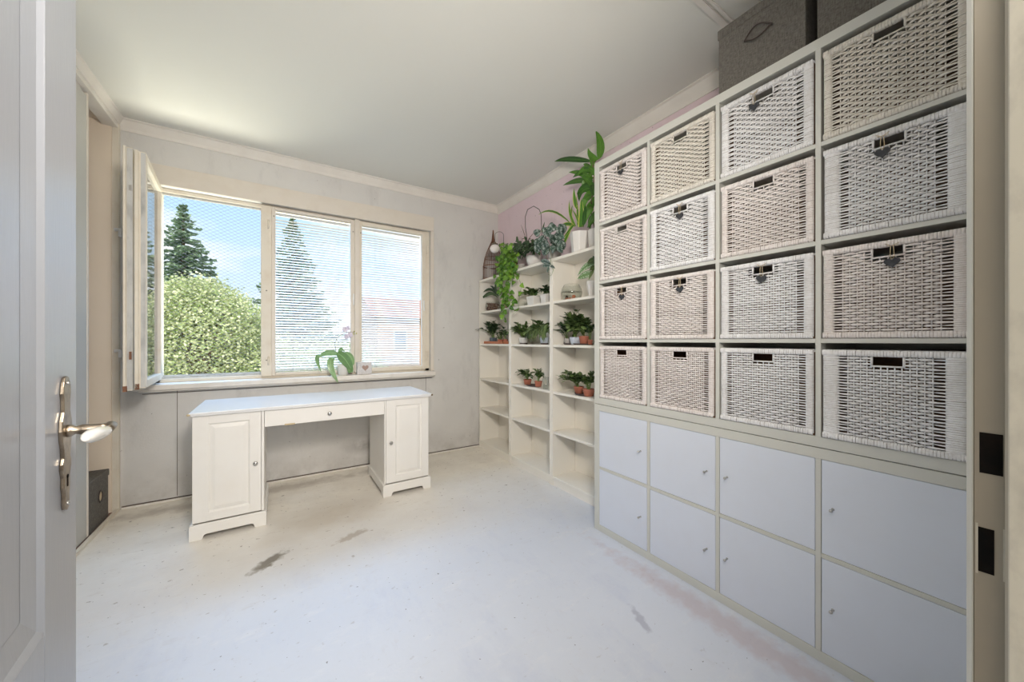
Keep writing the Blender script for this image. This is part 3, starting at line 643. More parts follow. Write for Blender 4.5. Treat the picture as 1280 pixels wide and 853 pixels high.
def knob(x, y, z, par):
    k = MB(); pr = [(0.006, 0), (0.006, 0.008), (0.012, 0.012), (0.0135, 0.018), (0.011, 0.022), (0.006, 0.0235), (0.00001, 0.024)]
    vs_ = [(x+r*math.cos(2*PI*q/14), y-h, z+r*math.sin(2*PI*q/14)) for r, h in pr for q in range(14)]
    k.add(vs_, [(i*14+q, i*14+(q+1) % 14, (i+1)*14+(q+1) % 14, (i+1)*14+q) for i in range(len(pr)-1) for q in range(14)], True)
    k.build('knob', M['chrome'], par, label='dull metal knob')
pedestal(-0.420, -0.078, None, -0.122, 'left')
pedestal(0.652, 0.988, None, 0.697, 'right')
dw = MB().box(-0.076, 2.712, 0.607, 0.650, 2.730, DZ-0.024).build('drawer', M['desk'], dk, bevel=0.0015)
knob(0.289, 2.712, 0.655, dw)
MB().box(0.030, 2.709, 0.604, 0.088, 2.714, 0.614).build('chipped_edge', M['raffia'], dw, bevel=0.001, label='bare chipped veneer edge')
MB().box(-0.076, 2.735, 0.612, 0.650, 3.20, DZ-0.024).build('drawer_box', M['desk'], dk)
for x in (DX0, DX1): MB().ball((x, DY0+0.002, DZ-0.010), 0.009, 8, 6, 0.8).build('worn_corner', M['raffia'] if x < 0 else M['stem'], dk)

# ------------------------------------------------------------------ bookcases
SX0, SX1 = 1.825, 2.068
SZ = [0.075, 0.430, 0.745, 1.115, 1.460]; STOP = 1.800
bounds = [(2.833, 3.448), (2.228, 2.831), (1.608, 2.226)]
blab = ['white bookcase in the corner by the window wall, first of three', 'middle white bookcase of the three along the lilac wall', 'white bookcase of the three that adjoins the cube shelf of baskets']
BC = []
for (y0, y1), lb in zip(bounds, blab):
    t = thing('bookcase', lb, 'bookcase', ((SX0+SX1)/2, (y0+y1)/2, 0), 'three white bookcases')
    tk = 0.019
    for yy in (y0, y1-tk): MB().box(SX0, yy, 0, SX1, yy+tk, STOP).build('side_panel', M['shelfw'], t, bevel=0.001)
    a, b = y0+tk, y1-tk
    MB().box(SX0, a, STOP-0.022, SX1, b, STOP).build('top_board', M['shelfw'], t, bevel=0.001)
    for i, z in enumerate(SZ):
        MB().box(SX0+(0.004 if i else 0.0), a, z-0.019, SX1-0.008, b, z).build('shelf', M['shelfw'], t, bevel=0.001)
    MB().box(SX0+0.006, a, 0, SX0+0.020, b, 0.056).build('plinth', M['shelfw'], t, bevel=0.001)
    m_ = a+(b-a)*0.42
    MB().box(SX1-0.006, a, 0.06, SX1-0.002, m_-0.0012, STOP-0.022).build('back_panel', M['shelfw'], t)
    MB().box(SX1-0.006, m_+0.0012, 0.06, SX1-0.002, b-0.002, STOP-0.022).build('back_panel', M['shelfw'], t)
    BC.append(t)

# ------------------------------------------------------------------ cube shelves
KX, KY, KD = 1.627, 1.570, 0.385
def cubes(name, label, z0, rows, mat):
    t = thing(name, label, 'shelf unit', (KX+KD/2, KY-0.732, z0))
    H = 0.076+0.335*rows+0.016*(rows-1)
    for yy in (KY-0.038, KY-1.464): MB().box(KX, yy, z0, KX+KD, yy+0.038, z0+H).build('side_panel', mat, t, bevel=0.001)
    for zz in (z0, z0+H-0.038): MB().box(KX, KY-1.426, zz, KX+KD, KY-0.038, zz+0.038).build('outer_board', mat, t, bevel=0.001)
    for i in (1, 2, 3):
        yy = KY-0.038-0.351*i
        MB().box(KX, yy, z0+0.038, KX+KD, yy+0.016, z0+H-0.038).build('divider', mat, t, bevel=0.0008)
    for j in range(1, rows):
        zz = z0+0.038+0.351*j-0.016
        for i in range(4):
            ya = KY-0.038-0.351*i
            MB().box(KX+0.001, ya-0.335, zz, KX+KD, ya, zz+0.016).build('shelf', mat, t, bevel=0.0008)
    MB().box(KX+KD-0.004, KY-1.43, z0+0.02, KX+KD-0.001, KY-0.03, z0+H-0.02).build('back_sheet', mat, t)
    return t, H
low, H1 = cubes('low_cabinet', 'low white cabinet with eight flat doors standing on the floor', 0.0, 2, M['cube'])
up, H2 = cubes('cube_shelf', 'white four by four cube shelf holding the wicker baskets', 0.765, 4, M['cube'])
for i in range(4):
    for j in range(2):
        ya = KY-0.038-0.351*i; zz = 0.038+0.351*j
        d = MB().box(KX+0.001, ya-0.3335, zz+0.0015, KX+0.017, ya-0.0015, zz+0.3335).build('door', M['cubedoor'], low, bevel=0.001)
        ky = ya-0.295 if i < 2 else ya-0.032
        kz = zz+0.168
        k = MB(); pr = [(0.005, 0.0), (0.0035, 0.002), (0.0032, 0.012), (0.0048, 0.015), (0.0058, 0.020), (0.0048, 0.023), (0.00001, 0.0235)]
        n = 10; vs_ = [(KX+0.001-h, ky+r*math.cos(2*PI*q/n), kz+r*math.sin(2*PI*q/n)) for r, h in pr for q in range(n)]
        k.add(vs_, [(a*n+q, (a+1)*n+q, (a+1)*n+(q+1) % n, a*n+(q+1) % n) for a in range(len(pr)-1) for q in range(n)], True)
        k.build('knob', M['chrome'], d, label='small metal knob')

# ------------------------------------------------------------------ wicker baskets (local: front in the y-z plane at x=0, depth towards +x, u = -y is "right" in the picture)
BW, BH, BD = 0.322, 0.312, 0.35
def strand(mb, pts, hh, tt, e0=0.55, e1=0.55):
    """flat cane: pts (x,y,z); hh half height, tt half thickness; hex section"""
    sec = [(-tt, 0), (-tt*0.6, hh), (tt*0.6, hh), (tt, 0), (tt*0.6, -hh), (-tt*0.6, -hh)]
    n = 6; m_ = len(pts)-1; vs_ = [(p[0]+a, p[1], p[2]+b*p[3]*(e0 if i < 2 else e1 if i > m_-2 else 1)) for i, p in enumerate(pts) for a, b in sec]
    mb.add(vs_, [(i*n+k, i*n+(k+1) % n, (i+1)*n+(k+1) % n, (i+1)*n+k) for i in range(len(pts)-1) for k in range(n)], True)
def wrapbar(mb, p0, p1, wid, thk, n, rnd):
    """bar wrapped with cane: n windings between p0 and p1 in the y-z plane"""
    p0, p1 = Vector(p0), Vector(p1); d = (p1-p0)/n
    s = Vector((0, -d.z, d.y)).normalized()
    prof = [(-0.5, 0.9), (-0.42, -0.3), (-0.2, -0.55), (0.2, -0.55), (0.42, -0.3), (0.5, 0.9)]
    for i in range(n):
        o = rnd.uniform(-0.0012, 0.0008); g = rnd.uniform(0.02, 0.10); sk = rnd.uniform(-0.15, 0.15)
        vs_ = []
        for tt, dep in ((g*0.5, 0.0009), (0.25, 0), (0.75, 0), (1-g*0.5, 0.0009)):
            for a, b in prof:
                q = p0+d*(i+tt+sk*a*0.5)+s*(a*wid)
                vs_.append((q.x+b*thk+o+dep, q.y, q.z))
        mb.add(vs_, [(r*6+k, r*6+k+1, (r+1)*6+k+1, (r+1)*6+k) for r in range(3) for k in range(5)], True)
def make_basket(seed, sb, style):
    rnd = random.Random(seed)
    P = {}
    tb = 0.022
    wk = MB()
    st = [-(BW/2-sb-0.022-i*(BW-2*sb-0.044)/12) for i in range(13)]
    rows = 28; z0, z1 = tb, BH-tb; pitch = (z1-z0)/rows
    hy0, hy1, hz0_, hz1_ = -0.036, 0.036, BH-0.052, BH-0.021
    for y in st:
        dy = rnd.uniform(-0.001, 0.001); inside = hy0-0.002 < y < hy1+0.002
        zt = hz0_ if inside else z1
        wk.tube([(0.0075, y+dy, z0-0.005), (0.0075, y+dy, zt)], 0.0019, 5)
    for r in range(rows):
        z = z0+pitch*(r+0.5); ph = r % 2
        ends = [-(BW/2-sb+0.004)]+st+[BW/2-sb+0.004]
        segs = [ends]
        if hz0_-pitch*0.4 < z: segs = [[y for y in ends if y < hy0-0.001]+[hy0], [hy1]+[y for y in ends if y > hy1+0.001]]
        for sg in segs:
            pts = []
            for y in sg:
                if y in st: i = st.index(y); x = 0.0020 if (i+ph) % 2 == 0 else 0.0125
                else: x = 0.0075
                pts.append((x, y+rnd.uniform(-0.0006, 0.0006), z+rnd.uniform(-0.0005, 0.0005), 1.0 if y not in st else (0.80 if x < 0.005 else 0.42)))
            full = []
            for a, b in zip(pts, pts[1:]):
                full.append(a); full.append(((a[0]+b[0])/2, (a[1]+b[1])/2, (a[2]+b[2])/2, 1.0))
            full.append(pts[-1])
            strand(wk, full, pitch*0.45*rnd.uniform(0.85, 1.08), 0.0022)
    P['weave'] = wk
    for sg in (-1, 1):
        bd = MB(); P['side_binding/%d' % sg] = bd; wrapbar(bd, (0.005, sg*(BW/2-sb/2), tb*0.3), (0.005, sg*(BW/2-sb/2), BH-tb*0.3), sb, 0.008, 48, rnd)
    rm = MB(); rm2 = MB(); P['rim'] = rm; P['rim/2'] = rm2
    wrapbar(rm, (0.004, BW/2, BH-tb/2), (0.004, -BW/2, BH-tb/2), tb, 0.010, 44, rnd)
    wrapbar(rm2, (0.004, BW/2, tb/2), (0.004, -BW/2, tb/2), tb, 0.010, 44, rnd)
    hf = MB()
    hf.tube([(0.006, hy0, hz0_), (0.006, hy0, hz1_)], 0.0032, 6); hf.tube([(0.006, hy1, hz0_), (0.006, hy1, hz1_)], 0.0032, 6)
    hf.tube([(0.006, hy0-0.002, hz0_), (0.006, hy1+0.002, hz0_)], 0.003, 6)
    P['handle_opening'] = hf
    bx = MB(); th = 0.006
    bx.box(0.012, -BW/2, 0, BD, -BW/2+th, BH-0.006); bx.box(0.012, BW/2-th, 0, BD, BW/2, BH-0.006)
    bx.box(BD-th, -BW/2+th, 0, BD, BW/2-th, BH-0.006); bx.box(0.012, -BW/2+th, 0, BD-th, BW/2-th, th)
    P['body'] = bx
    tr = MB()
    tr.tube([(0.012, BW/2-0.004, BH-0.006), (BD-0.004, BW/2-0.004, BH-0.006), (BD-0.004, -BW/2+0.004, BH-0.006), (0.012, -BW/2+0.004, BH-0.006)], 0.006, 6)
    P['top_edge'] = tr
    return P
variants = {}
for v, (sd, sb) in {'narrow': (3, 0.024), 'mid': (11, 0.030), 'wide': (23, 0.044)}.items():
    for mk in ('wk_cool', 'wk_pink', 'wk_cream'):
        variants[(v, mk)] = None
def basket_meshes(v, mk):
    if variants[(v, mk)] is None:
        sd, sb = {'narrow': (3, 0.024), 'mid': (11, 0.030), 'wide': (23, 0.044)}[v]
        P = make_basket(sd, sb, v)
        variants[(v, mk)] = {k: b.mesh(k.split('/')[0], M['wk_raw'] if (k == 'body' ) else M[mk]) for k, b in P.items()}
    return variants[(v, mk)]
kinds = [['mid/wk_pink', 'narrow/wk_cream', 'mid/wk_cool', 'narrow/wk_cream'],
         ['narrow/wk_pink', 'mid/wk_cool', 'narrow/wk_pink', 'wide/wk_cool'],
         ['mid/wk_pink', 'mid/wk_pink', 'mid/wk_cool', 'mid/wk_pink'],
         ['narrow/wk_pink', 'narrow/wk_pink', 'narrow/wk_cool', 'wide/wk_cool']]
rown = ['top row', 'second row', 'third row', 'bottom row']
coln = ['column beside the plants', 'second column from the plants', 'third column from the plants', 'column beside the door frame']
hearts = {(0, 0): 0.006, (0, 2): -0.026, (1, 1): 0.006, (1, 3): -0.012, (2, 0): 0.012, (2, 1): 0.010, (2, 2): 0.0, (2, 3): 0.012}
hm = MB(); hp_ = []
for i in range(28):
    a = 2*PI*i/28
    hp_.append((0.0165*math.sin(a)**3*1.12, (13*math.cos(a)-5*math.cos(2*a)-2*math.cos(3*a)-math.cos(4*a))*0.0165/15.5))
hm.prism(hp_, (0, 0, 0), (0, -1, 0), (0, 0, 1), (-0.004, 0, 0)); heart_me = hm.mesh('heart', M['slate'])
cm = MB(); cm.tube([(-0.002, 0.001, 0.006), (-0.004, 0.004, 0.022), (-0.002, 0.003, 0.052)], 0.0010, 5); cm.tube([(-0.002, -0.001, 0.006), (-0.004, -0.005, 0.022), (-0.002, -0.003, 0.052)], 0.0010, 5)
cm.tube([(-0.004, 0.003, 0.052), (-0.006, 0.014, 0.060), (-0.006, 0.010, 0.052), (-0.004, -0.003, 0.052), (-0.006, -0.016, 0.059), (-0.007, -0.012, 0.050), (-0.004, 0, 0.052)], 0.0009, 5)
cord_me = cm.mesh('cord', M['raffia'])
for r in range(4):
    for c in range(4):
        v, mk = kinds[r][c].split('/')
        ms = basket_meshes(v, mk)
        zc0 = 0.765+0.038+0.351*(3-r); yc = KY-0.038-0.351*c-0.1675
        rr = random.Random(r*4+c+50)
        proud = rr.uniform(-0.003, 0.004)-0.004
        rz = rr.uniform(-0.008, 0.008); dy = rr.uniform(-0.002, 0.002)
        if (r, c) == (3, 3): proud = -0.008; rz = 0.0
        look = {'wk_cool': 'white', 'wk_pink': 'pinkish-white', 'wk_cream': 'cream'}[mk]
        tg = ' with heart tag' if (r, c) in hearts else ''
        t = thing('wicker_basket', '%s wicker basket%s in %s, %s' % (look, tg, rown[r], coln[c]), 'basket', (KX+proud, yc+dy, zc0+0.0005), 'wicker baskets in the cube shelf', rz)
        for k, me in ms.items():
            o = bpy.data.objects.new(k.split('/')[0], me); COL.objects.link(o); o.parent = t
            if k in ('weave',): o['kind'] = 'stuff'
            if k == 'body': o['label'] = 'bare brown inside'
        if (r, c) in hearts:
            yy = yc+dy-hearts[(r, c)]; zz = zc0+BH-0.056-0.018
            h = thing('heart_tag', 'dark slate heart tag on the basket in %s, %s' % (rown[r], coln[c]), 'tag', (KX+proud-0.0065, yy, zz), 'slate heart tags on the baskets')
            put('heart', heart_me, h, Matrix.Rotation(rr.uniform(-0.15, 0.15), 4, 'X')); put('cord', cord_me, h, Matrix.Identity(4))

# ------------------------------------------------------------------ grey storage boxes
def storage(x0, x1, y0, y1, z0, h, label, handle, group=None):
    t = thing('storage_box', label, 'box', ((x0+x1)/2, (y0+y1)/2, z0), group)
    MB().box(x0+0.004, y0+0.004, z0, x1-0.004, y1-0.004, z0+h-0.01).build('body', M['boxgrey'], t, bevel=0.002)
    MB().box(x0, y0, z0+h-0.042, x1, y1, z0+h).build('lid', M['boxgrey'], t, bevel=0.003)
    return t
g = 'grey fabric boxes with lids'
ZT = 0.765+H2
b1 = storage(1.650, 1.99, 0.528, 0.850, ZT, 0.300, 'grey linen lidded box with dark metal ring on top of the cube shelf', 1, g)
p0 = Vector((1.648, 0.735, ZT+0.176)); p1 = Vector((1.648, 0.640, ZT+0.176))
mb = MB()
for sg in (1, -1):
    mb.tube([p0+(p1-p0)*(i/10)+Vector((-0.004-0.010*math.sin(PI*i/10), 0, sg*0.026*math.sin(PI*i/10))) for i in range(11)], 0.0030, 6)
mb.ball(p0+Vector((-0.002, 0, 0)), 0.005, 8, 5); mb.ball(p1+Vector((-0.002, 0, 0)), 0.005, 8, 5)
mb.build('ring_handle', M['wire'], b1)
b2 = storage(1.650, 1.99, 0.170, 0.502, ZT, 0.300, 'second grey linen box on top of the cube shelf, near the door frame', 0, g)
b3 = storage(-1.27, XL-0.022, 3.070, 3.375, 0.004, 0.310, 'dark grey storage box with round grommet on the closet floor', 0, g)
bpy.data.objects
mb = MB(); ccy, ccz = 3.245, 0.180
ring = [(0.023, 0), (0.031, 0.001), (0.032, 0.003), (0.029, 0.005), (0.023, 0.004), (0.022, 0)]
n = 20; xx = XL-0.026
mb.add([(xx+h, ccy+r*math.cos(2*PI*q/n), ccz+r*1.25*math.sin(2*PI*q/n)) for r, h in ring for q in range(n)], [(a*n+q, a*n+(q+1) % n, (a+1)*n+(q+1) % n, (a+1)*n+q) for a in range(5) for q in range(n)], True)
mb.build('grommet', M['wire'], b3)
MB().add([(xx+0.0012, ccy+0.023*math.cos(2*PI*q/n), ccz+0.029*math.sin(2*PI*q/n)) for q in range(n)], [tuple(range(n))]).build('label_disc', M['raffia'], b3)

# ------------------------------------------------------------------ plants
def bez(p0, pm, p1, n):
    # pm is passed through at the middle
    c = pm*2-(p0+p1)*0.5
    return [p0*(1-t)**2+c*2*t*(1-t)+p1*t*t for t in [i/n for i in range(n+1)]]
SHP = {'lance': lambda t: (math.sin(PI*min(1, t**0.75)))**0.8 if t > 0 else 0.15,
       'strap': lambda t: min(1, 0.45+2.5*t)*(1-t**6)**0.8 if t < 1 else 0,
       'oval': lambda t: (math.sin(PI*t**0.9))**0.6,
       'heart': lambda t: min(1.0, (t*9)**0.5)*(1-t)**0.62*1.12,
       'blade': lambda t: min(1, 0.7+t)*(1-t)**0.5}
def leaf(mb, pts, width, side=None, shape='lance', fold=0.18):
    n = len(pts)-1; f = SHP[shape]; base = len(mb.v)
    a = side
    vs_ = []
    for i, p in enumerate(pts):
        t = (pts[min(i+1, n)]-pts[max(i-1, 0)])
        if t.length < 1e-9: t = Vector((0, 0, 1))
        t = t.normalized(); s = a-t*a.dot(t)
        s = s.normalized() if s.length > 1e-5 else t.orthogonal().normalized()
        nn = t.cross(s).normalized(); wv = max(0.02, min(1.2, f(i/n)))*width/2
        for k, u in ((-1, 0), (0, 0.5), (1, 1)):
            vs_.append(p+s*(k*wv)+nn*(abs(k)*fold*wv)); mb.uv[base+len(vs_)-1] = (u, i/n)
    mb.add(vs_, [(i*3+k, i*3+k+1, (i+1)*3+k+1, (i+1)*3+k) for i in range(n) for k in (0, 1)], True)
VIEW = Vector((0.80, 0.60, 0))
SIDEV = Vector((0.6, -0.8, 0))
def solo_leaf(par, p0, p1, width, mat, bow=0.0, shape='lance', side=None, out=0.0, n=8, pm=None):
    """single big leaf between two room points; bow lifts its middle, out pushes it towards the room"""
    p0, p1 = Vector(p0), Vector(p1)
    if pm is None: pm = (p0+p1)/2+Vector((-out, 0, bow))
    mb = MB()
    d = (p1-p0).normalized()
    if side is None:
        side = d.cross(Vector((0.85, 0.35, 0.4))).normalized()
    leaf(mb, bez(p0, Vector(pm), p1, n), width, side, shape)
    return mb.build('leaf', M[mat], par)
def pot(par, c, r0, r1, h, mat, n=24, rim=0.003, name='pot', ribs=0):
    mb = MB(); 
    prof = [(r0*0.9, 0), (r0, 0.002), (r1, h-0.004), (r1+rim*0.3, h), (r1-rim, h), (r1-rim-0.001, h-0.012)]
    mb.lathe(c, prof, n, smooth=(n > 8)); b = len(mb.v)-n*len(prof); mb.f.append(tuple(b+k for k in reversed(range(n))))
    o = mb.build(name, M[mat], par)
    s = MB(); s.lathe(c, [(r1-rim-0.001, h-0.012), (r1*0.5, h-0.009), (0.0001, h-0.008)], n); s.build('soil', M['soil'], o)
    return o
def saucer(label, c, rx, ry, mat, h=0.012, cat='saucer', rect=False, name='saucer'):
    mb = MB()
    if rect:
        x, y, z = c
        mb.box(x-rx, y-ry, z, x+rx, y+ry, z+0.003)
        for a, b, c2, d in ((x-rx, y-ry, x-rx+0.004, y+ry), (x+rx-0.004, y-ry, x+rx, y+ry), (x-rx, y-ry, x+rx, y-ry+0.004), (x-rx, y+ry-0.004, x+rx, y+ry)): mb.box(a, b, z, c2, d, z+h)
    else:
        mb.lathe(c, [(0.85, 0), (0.88, 0.002), (1.0, h), (0.96, h), (0.85, 0.004), (0.001, 0.004)], 28, rx, ry)
        b = len(mb.v)-28*6; mb.f.append(tuple(b+k for k in reversed(range(28))))
    return tag(mb.build(name, M[mat]), label, cat)
def foliage(par, c, R, H, stems, lps, ls, lw, mat, seed, droop=0.4, shape='oval', up=0.6, bias=(0, 0), stem_mat='gstem', mb=None):
    """arching stems that carry pairs of leaflets, one joined mesh"""
    rnd = random.Random(seed); c = Vector(c); mb = MB(); sm = MB(); H *= 1.38; R *= 1.12
    for i in range(stems):
        az = rnd.uniform(0, 2*PI); rr = R*rnd.uniform(0.35, 1.0); hh = H*rnd.uniform(0.45, 1.0)*(1.15-0.5*rr/R)
        tip = c+Vector((math.cos(az)*rr*0.75+bias[0], math.sin(az)*rr+bias[1], hh-droop*rr*rnd.uniform(0.2, 1)))
        tip.x = max(SX0-0.05, min(SX1-0.03, tip.x))
        mid = c+(tip-c)*0.5+Vector((0, 0, H*0.25*up+0.01))
        pts = bez(c+Vector((rnd.uniform(-.01, .01), rnd.uniform(-.01, .01), 0)), mid, tip, 8)
        sm.tube(pts, [0.0016]*5+[0.0012]*4, 4, False)
        for k in range(lps):
            q = 0.22+0.78*(k+0.5)/lps; ii = min(7, int(q*8)); p = pts[ii]+(pts[ii+1]-pts[ii])*(q*8-ii)
            t = (pts[ii+1]-pts[ii]).normalized(); sd = t.cross(Vector((0, 0, 1))); sd = sd.normalized() if sd.length > 1e-3 else Vector((1, 0, 0))
            for sg in ((-1, 1) if k < lps-1 else (0.0,)):
                d = (t*0.75+sd*sg*0.9+Vector((rnd.uniform(-.3, .3), rnd.uniform(-.3, .3), rnd.uniform(-0.25, 0.45)))).normalized()
                l = ls*1.35*rnd.uniform(0.7, 1.15); e = p+d*l
                e.x = min(e.x, SX1-0.012)
                s2_ = d.cross(Vector((rnd.uniform(-.4, .4), rnd.uniform(-.4, .4), 1))).normalized()
                leaf(mb, bez(p, (p+e)/2+Vector((0, 0, l*0.12)), e, 4), lw*1.35*rnd.uniform(0.8, 1.1), s2_, shape)
    mb.build('foliage', M[mat], par, stuff=True)
    sm.build('stems', M[stem_mat], par, stuff=True)
def rosette(par, c, n, ls, lw, mat, seed, tilt=(0.3, 1.1), shape='blade', bend=0.25):
    rnd = random.Random(seed); c = Vector(c)
    for i in range(n):
        az = 2*PI*i/n*1.0+rnd.uniform(-0.3, 0.3); el = rnd.uniform(*tilt); l = ls*rnd.uniform(0.7, 1.1)
        d = Vector((math.cos(az)*math.cos(el), math.sin(az)*math.cos(el), math.sin(el)))
        e = c+d*l+Vector((0, 0, -bend*l*math.cos(el))); e.x = min(e.x, SX1-0.012)
        mb = MB(); leaf(mb, bez(c, c+d*l*0.55, e, 7), lw, d.cross(Vector((0, 0, 1))).normalized(), shape)
        mb.build('leaf', M[mat], par)

T = STOP
SHX = 1.93
# --- birdcage
c = px(616.5, 347, X=1.955); c.z = T
R_ = 0.108
cg = thing('birdcage', 'brown cane birdcage ornament with pointed top, in the corner', 'birdcage', c)
prof = [(R_, 0.012), (R_, 0.12), (R_*0.98, 0.165), (R_*0.86, 0.24), (R_*0.64, 0.31), (R_*0.38, 0.375), (R_*0.15, 0.43), (R_*0.07, 0.50)]
mb = MB()
for k in range(30):
    a = 2*PI*k/30; mb.tube([(c.x+r*math.cos(a), c.y+r*math.sin(a), c.z+z) for r, z in prof], 0.0017, 4)
mb.build('cane_bars', M['cage'], cg)
for z, r, rr in ((0.012, R_, 0.005), (0.150, R_*1.0, 0.005), (0.24, R_*0.87, 0.0025)):
    MB().tube([(c.x+r*math.cos(2*PI*k/28), c.y+r*math.sin(2*PI*k/28), c.z+z) for k in range(29)], rr, 6, False).build('hoop', M['cage'], cg)
mb = MB(); mb.lathe(c, [(R_, 0.0), (R_+0.003, 0.004), (R_+0.003, 0.011), (0.001, 0.012)], 24); mb.build('base', M['cage'], cg)
mb = MB(); mb.tube([(c.x, c.y, c.z+0.41), (c.x, c.y, c.z+0.48), (c.x, c.y, c.z+0.545)], [0.018, 0.011, 0.006], 8); mb.build('finial', M['cage'], cg)
# --- lamp
lc = px(629.5, 335, X=1.872); lc.z = T
lp = thing('table_lamp', 'small brass gooseneck lamp with round opal glass shade by the birdcage', 'lamp', lc)
mb = MB(); mb.lathe(lc, [(0.045, 0), (0.045, 0.006), (0.035, 0.012), (0.010, 0.016), (0.006, 0.02)], 20); mb.build('base', M['brass'], lp)
gp = px(618.6, 311, X=1.80); topz = px(624, 294.5, X=1.90).z
mb = MB(); cxn = Vector((gp.x, gp.y, gp.z+0.068)); q0 = Vector((lc.x, lc.y, T+0.01)); q1 = Vector((lc.x, lc.y, topz-0.035))
arc = [q0, q1]
for i in range(1, 9):
    a = PI*i/9; m_ = (q1+Vector((cxn.x, cxn.y, q1.z)))/2; h_ = (Vector((cxn.x, cxn.y, q1.z))-q1)/2
    arc.append(m_-h_*math.cos(a)+Vector((0, 0, 0.035*math.sin(a))))
arc.append(Vector((cxn.x, cxn.y, cxn.z)))
mb.tube(arc, 0.0022, 6); mb.build('arm', M['wire'], lp)
mb = MB(); mb.lathe((gp.x, gp.y, gp.z+0.040), [(0.034, 0), (0.030, 0.010), (0.013, 0.012), (0.013, 0.022), (0.007, 0.028), (0.001, 0.030)], 16); mb.build('fitting', M['brass'], lp)
mb = MB(); mb.ball((gp.x, gp.y, gp.z), 0.050, 20, 12, 0.88); mb.build('shade', M['opal'], lp)
# --- heart-leaf prototypes
def heartleaf_mesh(mat, L_=0.035, wd=0.030, shape='heart', curl=0.2):
    mb = MB(); leaf(mb, bez(Vector((0, 0, 0)), Vector((L_*0.55, 0, L_*curl*0.6)), Vector((L_, 0, -L_*curl*0.5)), 6), wd, Vector((0, 1, 0)), shape, 0.12)
    return mb.mesh('leaf', M[mat])
def scatter_leaves(par, me, spots, seed, face=(-0.8, -0.55, 0.25), hang=0.8, smin=0.8, smax=1.15):
    rnd = random.Random(seed); org = Vector(W[par.name])
    for p in spots:
        d = Vector((rnd.uniform(-.6, .4), rnd.uniform(-.8, .8), -hang*rnd.uniform(0.3, 1.2)+rnd.uniform(-0.1, 0.5))).normalized()
        nrm = (Vector(face)+Vector((rnd.uniform(-.5, .5), rnd.uniform(-.5, .5), rnd.uniform(-.5, .6)))).normalized()
        y = nrm.cross(d).normalized(); z = d.cross(y)
        m_ = Matrix((d, y, z)).transposed().to_4x4(); s = rnd.uniform(smin, smax)
        put('leaf', me, par, Matrix.Translation(Vector(p)-org) @ m_ @ Matrix.Scale(s, 4))
# --- bright trailing pothos
pc = px(634, 336, X=1.93); pc.z = T
pt = thing('potted_pothos', 'bright green trailing pothos spilling from the top of the corner bookcase', 'plant', pc)
pot(pt, pc, 0.045, 0.055, 0.09, 'potw')
me = heartleaf_mesh('lf_pothos', 0.056, 0.050)
rnd = random.Random(5); spots = []; vines = []
for i in range(190):
    x = rnd.gauss(634, 5.5); y = rnd.uniform(306, 345)
    if not 621 < x < 647: continue
    spots.append(px(x, y, X=1.93-0.14*rnd.random()-0.0))
trails = [[(632, 318), (629, 345), (627, 362), (630, 378), (629, 388), (632, 402)], [(638, 320), (640, 345), (637, 360), (635, 377), (640, 384)], [(643, 320), (646, 338), (649, 350), (652, 357), (649, 372), (648, 388), (641, 393)], [(627, 318), (624, 335), (625, 355), (629, 368)], [(634, 318), (633, 345), (634, 360), (632, 376), (628, 395)]]
for ti, tr in enumerate(trails):
    X_ = 1.80-0.008*ti
    vp = [px(x, y, X=X_) for x, y in tr]; vines.append(vp)
    dense = 9 if ti != 2 else 3
    for a, b in zip(vp, vp[1:]):
        k = max(1, int((b-a).length/0.02*(1.0 if ti != 2 else 0.35)))
        for j in range(k): spots.append(a+(b-a)*((j+rnd.random())/k)+Vector((rnd.uniform(-.012, .006), rnd.uniform(-.025, .025), 0)))
scatter_leaves(pt, me, spots, 8)
mb = MB()
for vp in vines: mb.tube([Vector((pc.x, pc.y, pc.z+0.09)), vp[0]]+vp[1:], 0.0013, 4, False)
mb.build('vines', M['gstem'], pt)
# --- reddish leaf plant behind
c = px(646, 329, X=2.0); c.z = T
rp = thing('potted_plant', 'small reddish-leaved plant peeking up behind the bright pothos', 'plant', c)
pot(rp, c, 0.03, 0.038, 0.07, 'potgrey')
cc = c+Vector((0, 0, 0.065))
for a, b, w_ in (((0, .0, .0), (-0.02, 0.075, 0.065), 0.04), ((0, 0, 0), (-0.04, -0.03, 0.075), 0.04), ((0, 0, 0), (0.01, 0.02, 0.085), 0.035)):
    solo_leaf(rp, cc+Vector(a), cc+Vector(b), w_, 'lf_red', 0.02, 'oval')
# --- dark narrow leaved trailing plant in white bowl, with wire arch
c = px(668, 327, X=1.915); c.z = T
dp = thing('potted_hoya', 'dark green narrow-leaved plant with a tall wire hoop in a white bowl', 'plant', c)
mb = MB(); mb.lathe(c, [(0.034, 0), (0.050, 0.012), (0.070, 0.050), (0.077, 0.095), (0.073, 0.095), (0.065, 0.080), (0.001, 0.082)], 28); mb.build('pot', M['potw'], dp)
def hang_foliage(par, pts2d, X0, X1, n, ls, lw, mat, seed, shape='lance', hang=0.7):
    rnd = random.Random(seed); mb = MB()
    for i in range(n):
        (x, y, sx, sy) = rnd.choice(pts2d)
        p = px(x+rnd.uniform(-sx, sx), y+rnd.uniform(-sy, sy), X=rnd.uniform(X0, X1))
        d = Vector((rnd.uniform(-.7, .1), rnd.uniform(-1, 1), rnd.uniform(-hang, 0.45))).normalized(); l = ls*rnd.uniform(0.7, 1.2)
        leaf(mb, bez(p, p+d*l*0.5+Vector((0, 0, l*0.15)), p+d*l-Vector((0, 0, l*0.15)), 5), lw*rnd.uniform(.8, 1.1), d.cross(Vector((-.6, -.4, .6))).normalized(), shape)
    return mb.build('foliage', M[mat], par, stuff=True)
